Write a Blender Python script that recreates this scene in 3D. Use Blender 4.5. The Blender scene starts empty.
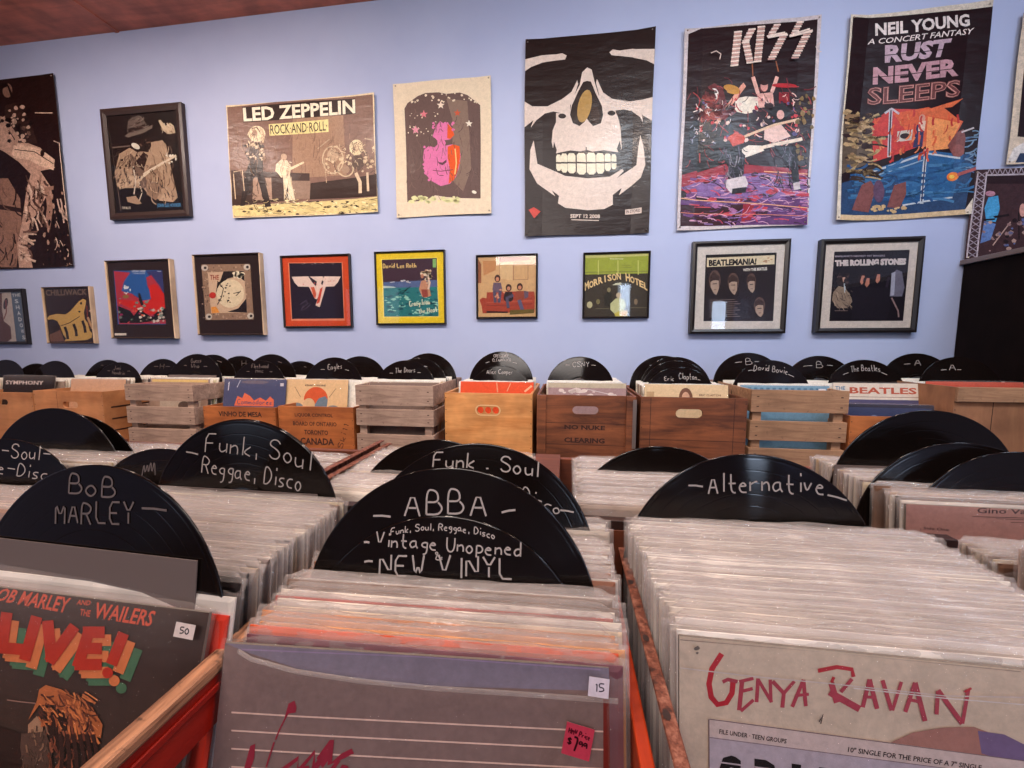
import bpy, bmesh, math, random
import numpy as np
from mathutils import Vector, Matrix
from mathutils.geometry import tessellate_polygon
from mathutils import noise as mnoise

rnd = random.Random(7)
R = math.radians
scene = bpy.context.scene
COL = scene.collection

# ------------------------------------------------------------------ colour and materials
def lin(c):
    c = c / 255.0
    return c / 12.92 if c <= 0.04045 else ((c + 0.055) / 1.055) ** 2.4

def rgb(r, g=None, b=None):
    if g is None:
        r, g, b = r
    return (lin(r), lin(g), lin(b), 1.0)

MATS = {}
class NT:
    def __init__(s, name):
        s.m = bpy.data.materials.new(name); s.m.use_nodes = True
        s.t = s.m.node_tree; s.t.nodes.clear()
        s.out = s.n('ShaderNodeOutputMaterial')
    def n(s, kind, **kw):
        nd = s.t.nodes.new(kind)
        for k, v in kw.items():
            if k.startswith('_'): setattr(nd, k[1:], v)
            else: nd.inputs[k.replace('__', ' ')].default_value = v
        return nd
    def l(s, a, ao, b, bi):
        s.t.links.new(a.outputs[ao], b.inputs[bi])
    def bsdf(s, col=None, rough=0.5, **kw):
        b = s.n('ShaderNodeBsdfPrincipled'); b.inputs['Roughness'].default_value = rough
        if col: b.inputs['Base Color'].default_value = col
        for k, v in kw.items(): b.inputs[k.replace('__', ' ')].default_value = v
        return b
    def done(s, sh, o='BSDF'):
        s.l(sh, o, s.out, 'Surface'); return s.m
    def coords(s, scale=(1, 1, 1), kind='Object', rot=(0, 0, 0)):
        tc = s.n('ShaderNodeTexCoord'); mp = s.n('ShaderNodeMapping')
        mp.inputs['Scale'].default_value = scale; mp.inputs['Rotation'].default_value = rot
        s.l(tc, kind, mp, 'Vector'); return mp
    def noise(s, mp, scale, detail=4, rough=0.55, dist=0.0):
        n = s.n('ShaderNodeTexNoise'); n.inputs['Scale'].default_value = scale
        n.inputs['Detail'].default_value = detail; n.inputs['Roughness'].default_value = rough
        n.inputs['Distortion'].default_value = dist
        s.l(mp, 'Vector', n, 'Vector'); return n
    def ramp(s, src, so, stops):
        r = s.n('ShaderNodeValToRGB'); e = r.color_ramp.elements
        while len(e) > 2: e.remove(e[-1])
        for i, (p, c) in enumerate(stops):
            el = e[i] if i < 2 else e.new(p)
            el.position = p; el.color = c
        s.l(src, so, r, 'Fac'); return r
    def bump(s, src, so, strength, dist=0.002):
        b = s.n('ShaderNodeBump', Strength=strength, Distance=dist); s.l(src, so, b, 'Height'); return b

def cached(f):
    def g(*a):
        k = (f.__name__,) + a
        if k not in MATS: MATS[k] = f(*a)
        return MATS[k]
    return g

@cached
def plain(name, c, rough=0.5, metal=0.0):
    t = NT(name); b = t.bsdf(rgb(c), rough, Metallic=metal)
    mp = t.coords(); n = t.noise(mp, 60); bp = t.bump(n, 'Fac', 0.15, 0.001); t.l(bp, 'Normal', b, 'Normal')
    return t.done(b)

@cached
def wood(name, c1, c2, scale=(3, 40, 40), rough=0.6, wear=0.0):
    t = NT(name); mp = t.coords(scale)
    n1 = t.noise(mp, 1.0, 8, 0.65, 1.2); r = t.ramp(n1, 'Fac', [(0.32, rgb(c2)), (0.68, rgb(c1))])
    mp2 = t.coords((1, 1, 1)); n2 = t.noise(mp2, 7, 3)
    r2 = t.ramp(n2, 'Fac', [(0.35, (0.72, 0.72, 0.72, 1)), (0.65, (1.1, 1.1, 1.1, 1))])
    mx = t.n('ShaderNodeMixRGB', _blend_type='MULTIPLY', Fac=1.0)
    t.l(r, 'Color', mx, 'Color1'); t.l(r2, 'Color', mx, 'Color2')
    last = (mx, 'Color')
    if wear > 0:
        n3 = t.noise(mp2, 55, 6, 0.7); r3 = t.ramp(n3, 'Fac', [(0.58, (0, 0, 0, 1)), (0.66, (1, 1, 1, 1))])
        m2 = t.n('ShaderNodeMixRGB', _blend_type='MIX', Color2=rgb((44, 26, 20)))
        f = t.n('ShaderNodeMath', _operation='MULTIPLY'); f.inputs[1].default_value = wear
        t.l(r3, 'Color', f, 0); t.l(f, 'Value', m2, 'Fac'); t.l(mx, 'Color', m2, 'Color1'); last = (m2, 'Color')
    b = t.bsdf(None, rough); t.l(last[0], last[1], b, 'Base Color')
    bp = t.bump(n1, 'Fac', 0.4, 0.001); t.l(bp, 'Normal', b, 'Normal')
    return t.done(b)

@cached
def rust(name):
    t = NT(name); mp = t.coords(); n = t.noise(mp, 140, 6, 0.7); n2 = t.noise(mp, 25, 4)
    r = t.ramp(n, 'Fac', [(0.35, rgb((60, 30, 22))), (0.5, rgb((122, 66, 48))), (0.68, rgb((176, 120, 98)))])
    r2 = t.ramp(n2, 'Fac', [(0.4, (0.75, 0.7, 0.68, 1)), (0.6, (1, 1, 1, 1))])
    mx = t.n('ShaderNodeMixRGB', _blend_type='MULTIPLY', Fac=0.7); t.l(r, 'Color', mx, 'Color1'); t.l(r2, 'Color', mx, 'Color2')
    b = t.bsdf(None, 0.6, Metallic=0.2); t.l(mx, 'Color', b, 'Base Color')
    bp = t.bump(n, 'Fac', 0.6, 0.001); t.l(bp, 'Normal', b, 'Normal')
    return t.done(b)

@cached
def paint_wall(name, c, c2):
    t = NT(name); mp = t.coords(); n = t.noise(mp, 1.3, 5, 0.6); n2 = t.noise(mp, 240, 2)
    r = t.ramp(n, 'Fac', [(0.35, rgb(c2)), (0.6, rgb(c))])
    b = t.bsdf(None, 0.55); t.l(r, 'Color', b, 'Base Color')
    bp = t.bump(n2, 'Fac', 0.12, 0.001); t.l(bp, 'Normal', b, 'Normal')
    return t.done(b)

@cached
def printed(name, rough=0.45, coat=0.0, speck=0.0, fade=1.0):
    """ink on paper or card: the colour comes from the mesh's own 'ink' attribute"""
    t = NT(name); at = t.n('ShaderNodeAttribute', _attribute_name='ink')
    b = t.bsdf(None, rough); last = (at, 'Color')
    mp = t.coords(); n = t.noise(mp, 160, 3, 0.7)
    if speck > 0:
        nb = t.noise(mp, 48, 5, 0.75, 0.6); av = t.n('ShaderNodeMixRGB', _blend_type='MIX', Fac=0.6); t.l(n, 'Fac', av, 'Color1'); t.l(nb, 'Fac', av, 'Color2')
        r = t.ramp(av, 'Color', [(0.40, (1 - speck * 1.3,) * 3 + (1,)), (0.60, (1 + speck * 0.7,) * 3 + (1,))])
        mx = t.n('ShaderNodeMixRGB', _blend_type='MULTIPLY', Fac=1.0)
        t.l(at, 'Color', mx, 'Color1'); t.l(r, 'Color', mx, 'Color2'); last = (mx, 'Color')
    if fade < 1:
        m3 = t.n('ShaderNodeMixRGB', _blend_type='MULTIPLY', Fac=1.0, Color2=(fade, fade * .97, fade * .93, 1)); t.l(last[0], last[1], m3, 'Color1'); last = (m3, 'Color')
    t.l(last[0], last[1], b, 'Base Color'); b.inputs['Specular IOR Level'].default_value = 0.22
    b.inputs['Coat Weight'].default_value = coat; b.inputs['Coat Roughness'].default_value = 0.12
    n2 = t.noise(t.coords((1, 1, 2.2)), 9, 3, 0.6)
    bp = t.bump(n2, 'Fac', 0.5 if coat > 0 else 0.1, 0.006); t.l(bp, 'Normal', b, 'Normal')
    if coat > 0: t.l(bp, 'Normal', b, 'Coat Normal')
    return t.done(b)

@cached
def card(name):
    """record cover card, colour from the object's own colour"""
    t = NT(name); oi = t.n('ShaderNodeObjectInfo')
    n = t.noise(t.coords(), 14, 3, 0.6)
    r = t.ramp(n, 'Fac', [(0.4, (0.8, 0.8, 0.8, 1)), (0.62, (1.08, 1.08, 1.08, 1))])
    mx = t.n('ShaderNodeMixRGB', _blend_type='MULTIPLY', Fac=1.0); t.l(oi, 'Color', mx, 'Color1'); t.l(r, 'Color', mx, 'Color2')
    b = t.bsdf(None, 0.5); t.l(mx, 'Color', b, 'Base Color')
    return t.done(b)

@cached
def plastic(name, body, rough=0.2, wrinkle=1.0, edge=0.5):
    """polythene outer sleeve: partly clear, partly milky, glossy, crinkled along its length"""
    t = NT(name)
    tr = t.n('ShaderNodeBsdfTransparent', Color=(0.97, 0.97, 0.98, 1))
    b = t.bsdf(rgb((214, 202, 196)), rough); b.inputs['Specular IOR Level'].default_value = 0.7
    b.inputs['Coat Weight'].default_value = 1.0; b.inputs['Coat Roughness'].default_value = 0.05; b.inputs['Coat IOR'].default_value = 1.7
    n = t.noise(t.coords((9, 60, 90)), 1.0, 5, 0.6, 1.5); n2 = t.noise(t.coords((30, 60, 60)), 1.0, 3)
    ad = t.n('ShaderNodeMath', _operation='ADD'); t.l(n, 'Fac', ad, 0); t.l(n2, 'Fac', ad, 1)
    bp = t.bump(ad, 'Value', 0.6 * wrinkle, 0.003); t.l(bp, 'Normal', b, 'Normal')
    n3 = t.noise(t.coords((70, 160, 200)), 1.0, 4, 0.7, 2.0); b3 = t.bump(n3, 'Fac', 1.0 * wrinkle, 0.007); t.l(bp, 'Normal', b3, 'Normal'); t.l(b3, 'Normal', b, 'Coat Normal')
    lw = t.n('ShaderNodeLayerWeight', Blend=0.35)
    r = t.n('ShaderNodeMapRange'); r.inputs['To Min'].default_value = body; r.inputs['To Max'].default_value = min(1.0, body + edge)
    t.l(lw, 'Facing', r, 'Value')
    sx = t.n('ShaderNodeSeparateXYZ'); t.l(t.coords(), 'Vector', sx, 'Vector')       # crumpled and milky only near the mouth
    zr = t.n('ShaderNodeMapRange'); zr.inputs['From Min'].default_value = .270; zr.inputs['From Max'].default_value = .306; zr.inputs['To Min'].default_value = .3; t.l(sx, 'Z', zr, 'Value')
    mu = t.n('ShaderNodeMath', _operation='MULTIPLY'); t.l(r, 'Result', mu, 0); t.l(zr, 'Result', mu, 1)
    mx = t.n('ShaderNodeMixShader'); t.l(mu, 'Value', mx, 'Fac')
    t.t.links.new(tr.outputs[0], mx.inputs[1]); t.t.links.new(b.outputs[0], mx.inputs[2])
    return t.done(mx, 'Shader')

@cached
def pane(name):
    t = NT(name)
    tr = t.n('ShaderNodeBsdfTransparent', Color=(0.96, 0.97, 0.97, 1)); g = t.n('ShaderNodeBsdfGlossy', Roughness=0.03)
    lw = t.n('ShaderNodeLayerWeight', Blend=0.5); pw = t.n('ShaderNodeMath', _operation='POWER'); pw.inputs[1].default_value = 4.0; t.l(lw, 'Facing', pw, 0)
    f = t.n('ShaderNodeMath', _operation='MULTIPLY_ADD'); f.inputs[1].default_value = 0.9; f.inputs[2].default_value = 0.035; t.l(pw, 'Value', f, 0)
    mx = t.n('ShaderNodeMixShader'); t.l(f, 'Value', mx, 'Fac'); t.t.links.new(tr.outputs[0], mx.inputs[1]); t.t.links.new(g.outputs[0], mx.inputs[2])
    return t.done(mx, 'Shader')

@cached
def vinyl(name):
    t = NT(name); b = t.bsdf((0.0065, 0.004, 0.0035, 1), 0.11); b.inputs['Specular IOR Level'].default_value = 0.4
    b.inputs['Anisotropic'].default_value = 0.985; b.inputs['Anisotropic Rotation'].default_value = 0.25
    tg = t.n('ShaderNodeTangent', _direction_type='RADIAL', _axis='Y'); t.l(tg, 'Tangent', b, 'Tangent')
    return t.done(b)

# ------------------------------------------------------------------ mesh helpers
class MB:
    def __init__(s): s.v = []; s.f = []; s.mi = []; s.c = []
    def face(s, idx, mi=0, c=None): s.f.append(tuple(idx)); s.mi.append(mi); s.c.append(c)
    def add(s, vs, fs, mi=0, c=None):
        o = len(s.v); s.v += [tuple(v) for v in vs]
        for f in fs: s.face([o + i for i in f], mi, c)
        return o
    def box(s, x0, x1, y0, y1, z0, z1, mi=0, c=None):
        s.add([(x0, y0, z0), (x1, y0, z0), (x1, y1, z0), (x0, y1, z0), (x0, y0, z1), (x1, y0, z1), (x1, y1, z1), (x0, y1, z1)],
              [(0, 3, 2, 1), (4, 5, 6, 7), (0, 1, 5, 4), (1, 2, 6, 5), (2, 3, 7, 6), (3, 0, 4, 7)], mi, c)
        return s
    def prism(s, loops, y0, y1, mi=0, c=None):
        """outline (first loop) with holes in the XZ plane, extruded from y0 (front) to y1"""
        flat = [p for l in loops for p in l]; n = len(flat)
        tris = tessellate_polygon([[Vector((p[0], p[1], 0)) for p in l] for l in loops])
        o = len(s.v); s.v += [(p[0], y0, p[1]) for p in flat] + [(p[0], y1, p[1]) for p in flat]
        for t in tris:
            a, b, d = [flat[i] for i in t]
            cw = (b[0] - a[0]) * (d[1] - a[1]) - (b[1] - a[1]) * (d[0] - a[0]) < 0
            t = t if not cw else t[::-1]
            s.face([o + i for i in t], mi, c); s.face([o + n + i for i in t[::-1]], mi, c)
        k = 0
        for l in loops:
            m = len(l)
            for i in range(m):
                a = o + k + i; b = o + k + (i + 1) % m
                s.face((a, a + n, b + n, b), mi, c)
            k += m
        return s
    def build(s, name, mats, parent=None, loc=None, rot=None, smooth=False, bevel=0.0):
        me = bpy.data.meshes.new(name); me.from_pydata(s.v, [], s.f)
        for m in (mats if isinstance(mats, (list, tuple)) else [mats]): me.materials.append(m)
        me.polygons.foreach_set('material_index', s.mi)
        if any(c is not None for c in s.c):
            at = me.attributes.new('ink', 'FLOAT_COLOR', 'CORNER'); buf = []
            for f, c in zip(s.f, s.c): buf += list(c if c else (0.5, 0.5, 0.5, 1)) * len(f)
            at.data.foreach_set('color', buf)
        if smooth: me.polygons.foreach_set('use_smooth', [True] * len(s.f))
        me.update()
        o = bpy.data.objects.new(name, me); COL.objects.link(o)
        if parent: o.parent = parent
        if loc: o.location = loc
        if rot: o.rotation_euler = rot
        if bevel > 0:
            b = o.modifiers.new('bevel', 'BEVEL'); b.width = bevel; b.segments = 2; b.limit_method = 'ANGLE'
        return o

def tag(o, label=None, cat=None, group=None, kind=None):
    for k, v in (('label', label), ('category', cat), ('group', group), ('kind', kind)):
        if v: o[k] = v
    return o

def empty(name, loc=(0, 0, 0), rot=(0, 0, 0)):
    o = bpy.data.objects.new(name, None); COL.objects.link(o); o.location = loc; o.rotation_euler = rot
    o.empty_display_size = 0.05
    return o

def boxobj(name, x0, x1, y0, y1, z0, z1, m, parent=None, bevel=0.0):
    """a box whose origin sits at its own base centre"""
    cx, cy = (x0 + x1) / 2, (y0 + y1) / 2
    b = MB().box(x0 - cx, x1 - cx, y0 - cy, y1 - cy, 0, z1 - z0)
    return b.build(name, m, parent, (cx, cy, z0), bevel=bevel)

# ------------------------------------------------------------------ lettering
GL = {'A': '02 28 42|14 34', 'B': '02 08 28 37 35 05|35 44 43 32 02', 'C': '47 38 18 06 04 12 32 43', 'D': '02 08 28 46 44 22 02',
      'E': '48 08 02 42|05 35', 'F': '48 08 02|05 35', 'G': '47 38 18 06 04 12 32 43 45 25', 'H': '02 08|42 48|05 45', 'I': '22 28',
      'J': '38 33 22 12 03', 'K': '02 08|48 05 42', 'L': '08 02 42', 'M': '02 08 24 48 42', 'N': '02 08 42 48', 'O': '28 18 06 04 12 32 44 46 38 28',
      'P': '02 08 28 47 46 35 05', 'Q': '28 06 04 22 44 46 28|33 51', 'R': '02 08 28 47 46 35 05|25 42', 'S': '47 38 18 07 06 35 44 43 32 12 03',
      'T': '08 48|28 22', 'U': '08 04 12 32 44 48', 'V': '08 22 48', 'W': '08 12 25 32 48', 'X': '08 42|02 48', 'Y': '08 25 48|25 22', 'Z': '08 48 02 42',
      'a': '35 15 04 03 12 33|35 33 42', 'b': '08 02|04 25 34 33 22 02', 'c': '35 15 04 03 12 32', 'd': '35 15 04 03 12 33|38 32', 'e': '04 34 25 15 04 03 12 32',
      'f': '38 28 17 12|05 35', 'g': '35 15 04 13 33|35 31 20 10', 'h': '08 02|04 25 34 32', 'i': '15 12|17 18', 'j': '25 21 10|27 28', 'k': '08 02|35 03 32',
      'l': '18 12', 'm': '05 02|04 15 24 22|24 35 44 42', 'n': '05 02|04 25 34 32', 'o': '25 15 04 03 12 22 33 34 25', 'p': '05 00|05 25 34 33 22 02',
      'q': '35 15 04 12 33|35 30', 'r': '05 02|04 25 35', 's': '35 15 04 33 22 02', 't': '18 13 22 32|05 35', 'u': '05 03 12 33|35 32', 'v': '05 12 35',
      'w': '05 12 24 32 45', 'x': '05 32|35 02', 'y': '05 13 33|35 31 10', 'z': '05 35 02 32', '-': '05 45', '~': '06 25 35 54', '.': '02 12', ',': '13 11',
      '&': '42 07 18 27 03 12 32 44', '!': '28 24|23 22', '$': '47 18 06 35 43 22 03|29 21', '0': '28 06 04 22 44 46 28', '1': '17 28 22', '5': '48 08 05 35 44 43 22 02',
      '7': '08 48 22', '9': '46 37 17 05 14 35 46 42', '#': '02 17 13 27 23 38 33 48 43', "'": '18 16', '4': '38 04 44|48 42', '2': '07 28 46 02 42'}

def chaikin(p, n=1):
    for _ in range(n):
        if len(p) < 3: return p
        q = [p[0]]
        for a, b in zip(p[:-1], p[1:]):
            q += [(a[0] * .75 + b[0] * .25, a[1] * .75 + b[1] * .25), (a[0] * .25 + b[0] * .75, a[1] * .25 + b[1] * .75)]
        q.append(p[-1]); p = q
    return p

def strokes(s):
    """hand lettering as polylines: returns polylines with baseline 0 and cap height 1"""
    out = []; x = 0.0
    for ch in s:
        if ch == ' ': x += 0.55; continue
        g = GL.get(ch, '02 42'); mx = 0
        jx, jy = rnd.uniform(-.04, .04), rnd.uniform(-.07, .07)
        for part in g.split('|'):
            pts = [(int(q[0]), int(q[1])) for q in part.split()]
            mx = max(mx, max(p[0] for p in pts))
            pts = [(x + p[0] * 0.155 + jx, (p[1] - 2) / 6.0 + jy) for p in pts]
            out.append(chaikin(pts, 1 if ch in 'AEFHIKLMNTVWXYZ' else 2))
        x += mx * 0.155 + 0.27
    return out, x - 0.27

FONTCACHE = {}
def fonttri(s, bold=0.0, shear=0.0):
    k = (s, bold, shear)
    if k in FONTCACHE: return FONTCACHE[k]
    cu = bpy.data.curves.new('lettering', 'FONT'); cu.body = s; cu.offset = bold; cu.shear = shear; cu.resolution_u = 2
    ob = bpy.data.objects.new('lettering', cu); COL.objects.link(ob)
    bpy.context.view_layer.update()
    me = bpy.data.meshes.new_from_object(ob.evaluated_get(bpy.context.evaluated_depsgraph_get()))
    vs = [(v.co.x, v.co.y) for v in me.vertices]; fs = [tuple(p.vertices) for p in me.polygons]
    bpy.data.objects.remove(ob); bpy.data.curves.remove(cu); bpy.data.meshes.remove(me)
    x0 = min(v[0] for v in vs); x1 = max(v[0] for v in vs); y0 = min(v[1] for v in vs); y1 = max(v[1] for v in vs)
    vs = [((v[0] - x0) / (x1 - x0), (v[1] - y0) / (y1 - y0)) for v in vs]
    FONTCACHE[k] = (vs, fs); return vs, fs

def homog(quad, w, h):
    """maps a sketched quad (TL TR BR BL) onto the flat sheet w x h, centred on x, base at 0"""
    dst = [(-w / 2, h), (w / 2, h), (w / 2, 0), (-w / 2, 0)]; A = []; B = []
    for (x, y), (u, v) in zip(quad, dst):
        A.append([x, y, 1, 0, 0, 0, -u * x, -u * y]); B.append(u)
        A.append([0, 0, 0, x, y, 1, -v * x, -v * y]); B.append(v)
    H = np.linalg.solve(np.array(A, float), np.array(B, float))
    def f(x, y):
        d = H[6] * x + H[7] * y + 1
        return ((H[0] * x + H[1] * y + H[2]) / d, (H[3] * x + H[4] * y + H[5]) / d)
    return f

class Art:
    """flat printed artwork: inked shapes laid on a sheet, each a hair in front of the last"""
    STEP = 0.00004
    def __init__(s, w, h, quad=None, thick=0.0008, back=(120, 110, 100)):
        s.w, s.h = w, h; s.b = MB(); s.y = 0.0; s.f = homog(quad, w, h) if quad else None
        s.ox = s.oy = 0.0; s.s = 1.0; s.hold = False; s.b.box(-w / 2, w / 2, 0, thick, 0, h, 0, rgb(back)); s.clip = True
    def view(s, ox, oy, sc): s.ox, s.oy, s.s = ox, oy, sc; return s
    def pt(s, p):
        if s.f: return s.f(p[0] / s.s + s.ox, p[1] / s.s + s.oy)
        return (p[0], p[1])
    def cl(s, p):
        return (max(-s.w / 2, min(s.w / 2, p[0])), max(0, min(s.h, p[1])))
    def raw(s, vs, fs, c):
        if not isinstance(c[0], float):
            c = rgb(c)
            if max(c[:3]) < .09: c = (c[0] * .6, c[1] * .55, c[2] * .55, 1.0)      # dense black ink
        if not s.hold: s.y -= s.STEP
        o = len(s.b.v)
        s.b.v += [(p[0], s.y, p[1]) for p in vs]
        for f in fs:
            a, b2, d = vs[f[0]], vs[f[1]], vs[f[2]]
            cr = (b2[0] - a[0]) * (d[1] - a[1]) - (b2[1] - a[1]) * (d[0] - a[0])
            s.b.face([o + i for i in (f if cr > 0 else f[::-1])], 0, c)
    def poly(s, c, pts, mirror=None):
        if isinstance(pts, str): pts = [tuple(float(q) for q in p.split(',')) for p in pts.split()]
        P = [s.cl(s.pt(p)) for p in pts]
        t = tessellate_polygon([[Vector((p[0], p[1], 0)) for p in P]])
        s.raw(P, [tuple(x) for x in t], c)
        if mirror is not None: s.poly(c, [(2 * mirror - p[0], p[1]) for p in pts])
        return s
    def bg(s, c): s.raw([(-s.w / 2, 0), (s.w / 2, 0), (s.w / 2, s.h), (-s.w / 2, s.h)], [(0, 1, 2, 3)], c); return s
    def rect(s, c, x0, y0, x1, y1): return s.poly(c, [(x0, y0), (x1, y0), (x1, y1), (x0, y1)])
    def ell(s, c, cx, cy, rx, ry=None, rot=0, n=18):
        ry = ry or rx; a = R(rot)
        return s.poly(c, [(cx + rx * math.cos(t) * math.cos(a) - ry * math.sin(t) * math.sin(a),
                           cy + rx * math.cos(t) * math.sin(a) + ry * math.sin(t) * math.cos(a)) for t in [2 * math.pi * i / n for i in range(n)]])
    def line(s, c, pts, wd, closed=False):
        """a brush line; pts and wd in sketch units"""
        if isinstance(pts, str): pts = [tuple(float(q) for q in p.split(',')) for p in pts.split()]
        if closed: pts = pts + [pts[0]]
        vs = []; fs = []; n = len(pts)
        for i, p in enumerate(pts):
            a = pts[max(0, i - 1)]; b = pts[min(n - 1, i + 1)]
            dx, dy = b[0] - a[0], b[1] - a[1]; L = math.hypot(dx, dy) or 1
            ex = 0.5 if 0 < i < n - 1 else 0.5
            nx, ny = -dy / L * wd * ex, dx / L * wd * ex
            vs += [s.cl(s.pt((p[0] + nx, p[1] + ny))), s.cl(s.pt((p[0] - nx, p[1] - ny)))]
            if i: fs += [(2 * i - 2, 2 * i - 1, 2 * i + 1), (2 * i - 2, 2 * i + 1, 2 * i)]
        s.raw(vs, fs, c); return s
    def blobs(s, c, n, x0, y0, x1, y1, r0, r1, asp=1.0, seed=1):
        q = random.Random(seed); s.y -= s.STEP; s.hold = True
        for _ in range(n):
            cx, cy = q.uniform(x0, x1), q.uniform(y0, y1); r = q.uniform(r0, r1)
            m = q.randint(5, 8); ph = q.uniform(0, 6)
            cc = c if not isinstance(c, list) else q.choice(c)
            s.poly(cc, [(cx + r * asp * q.uniform(.6, 1.1) * math.cos(ph + 6.283 * i / m), cy + r * q.uniform(.6, 1.1) * math.sin(ph + 6.283 * i / m)) for i in range(m)])
        s.hold = False
        return s
    def hatch(s, c, n, x0, y0, x1, y1, L, wd, ang, jit=25, seed=1):
        """short curved brush marks: folds of cloth, hair, grain"""
        q = random.Random(seed); s.y -= s.STEP; s.hold = True
        for _ in range(n):
            x, y = q.uniform(x0, x1), q.uniform(y0, y1); a = R(ang + q.uniform(-jit, jit)); l = L * q.uniform(.5, 1.2); k = q.uniform(-.5, .5); p = []
            for i in range(4):
                p.append((x, y)); x += math.cos(a) * l / 3; y += math.sin(a) * l / 3; a += k
            s.line(q.choice(c) if isinstance(c, list) else c, p, wd * q.uniform(.5, 1.2))
        s.hold = False
        return s
    def fuzz(s, c, pts, r, n=10, seed=1):
        """a ragged mass of small patches following a path"""
        if isinstance(pts, str): pts = [tuple(float(q) for q in p.split(',')) for p in pts.split()]
        q = random.Random(seed)
        for (ax, ay), (bx, by) in zip(pts[:-1], pts[1:]):
            s.blobs(c, n, min(ax, bx) - r * .6, min(ay, by) - r * .6, max(ax, bx) + r * .6, max(ay, by) + r * .6, r * .3, r * .75, 1, q.randint(0, 999))
        return s
    def text(s, c, t, TL, TR, BR, BL, bold=0.0, shear=0.0, split=None):
        vs, fs = fonttri(t, bold, shear)
        P = []
        for u, v in vs:
            v = 1 - v
            x = (TL[0] * (1 - u) + TR[0] * u) * (1 - v) + (BL[0] * (1 - u) + BR[0] * u) * v
            y = (TL[1] * (1 - u) + TR[1] * u) * (1 - v) + (BL[1] * (1 - u) + BR[1] * u) * v
            P.append(s.cl(s.pt((x, y))))
        s.raw(P, fs, c); return s
    def tx(s, c, t, x0, y0, x1, y1, sl=0.0, bold=0.02, shear=0.0):
        d = sl * (x1 - x0)
        return s.text(c, t, (x0, y0), (x1, y0 + d), (x1, y1 + d), (x0, y1), bold, shear)
    def hand(s, c, t, x0, y0, x1, y1, size, wd, arc=0.0):
        """hand lettering from baseline start (x0,y0) to end (x1,y1); y up when no sketch quad"""
        pl, L = strokes(t); dx, dy = (x1 - x0), (y1 - y0); D = math.hypot(dx, dy); ux, uy = dx / D, dy / D
        up = -1 if s.f else 1; k = D / L
        s.y -= s.STEP; s.hold = True
        for p in pl:
            q = []
            for a, b in p:
                e = a * k; h = b * size + arc * 4 * (a / L) * (1 - a / L)
                q.append((x0 + ux * e - uy * h * up, y0 + uy * e + ux * h * up))
            s.line(c, q, wd)
        s.hold = False
        return s
    def build(s, name, m, parent=None, loc=None, rot=None, warp=None, cuts=(7, 8)):
        o = s.b.build(name, m, parent, loc, rot)
        if warp:
            bm = bmesh.new(); bm.from_mesh(o.data)
            for i in range(1, cuts[0]):
                bmesh.ops.bisect_plane(bm, geom=bm.verts[:] + bm.edges[:] + bm.faces[:], plane_co=(-s.w / 2 + s.w * i / cuts[0], 0, 0), plane_no=(1, 0, 0))
            for i in range(1, cuts[1]):
                bmesh.ops.bisect_plane(bm, geom=bm.verts[:] + bm.edges[:] + bm.faces[:], plane_co=(0, 0, s.h * i / cuts[1]), plane_no=(0, 0, 1))
            nx, nz = cuts; nrm = Vector((nx / s.w, 0, nz / s.h)).normalized()
            for k in range(1, nx + nz):                      # diagonals, so each cell is two flat facets
                t = k - nx / 2.0; co = Vector((0, 0, t * s.h / nz))
                bmesh.ops.bisect_plane(bm, geom=bm.verts[:] + bm.edges[:] + bm.faces[:], plane_co=co, plane_no=nrm)
            G = [[Vector(warp(i / nx, j / nz)) for j in range(nz + 1)] for i in range(nx + 1)]
            for v in bm.verts:
                u, w2 = (v.co.x / s.w + .5) * nx, v.co.z / s.h * nz
                i = min(nx - 1, max(0, int(u))); j = min(nz - 1, max(0, int(w2))); fu, fw = u - i, w2 - j
                if fu + fw <= 1: d = G[i][j] + (G[i + 1][j] - G[i][j]) * fu + (G[i][j + 1] - G[i][j]) * fw
                else: d = G[i + 1][j + 1] + (G[i][j + 1] - G[i + 1][j + 1]) * (1 - fu) + (G[i + 1][j] - G[i + 1][j + 1]) * (1 - fw)
                v.co += d
            bm.to_mesh(o.data); bm.free()
        return o

# ================================================================== the room
WALL_Y = 2.05; CEIL = 2.95; X0, X1, Y0 = -4.3, 2.75, -3.2
wallm = paint_wall('lavender_blue_wall_paint', (172, 182, 212), (163, 173, 206))
ceilm = wood('red_brown_ceiling_boards', (240, 142, 108), (206, 116, 88), (1, 14, 14), 0.5)
floorm = wood('dark_floor_boards', (96, 66, 48), (62, 40, 30), (2, 18, 18), 0.4)

def struct(name, b, m): return tag(b.build(name, m), kind='structure')
struct('wall_back', MB().box(X0, X1, WALL_Y, WALL_Y + .15, 0, CEIL), wallm)
struct('wall_left', MB().box(X0 - .15, X0, Y0, WALL_Y, 0, CEIL), wallm)
struct('wall_right', MB().box(X1, X1 + .15, Y0, WALL_Y, 0, CEIL), wallm)
struct('floor', MB().box(X0, X1, Y0, WALL_Y, -.1, 0), floorm)
cb = MB().box(X0 - .15, X1 + .15, Y0 - .15, WALL_Y + .15, CEIL, CEIL + .1)
struct('ceiling', cb, ceilm)
for i, x in enumerate((-2.45, -.35, 1.6)):                    # raised seams between the ceiling boards
    tag(MB().box(x - .012, x + .012, Y0, WALL_Y, CEIL - .006, CEIL - .0005).build('trim_%d' % (i + 1), ceilm), kind='structure')
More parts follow.
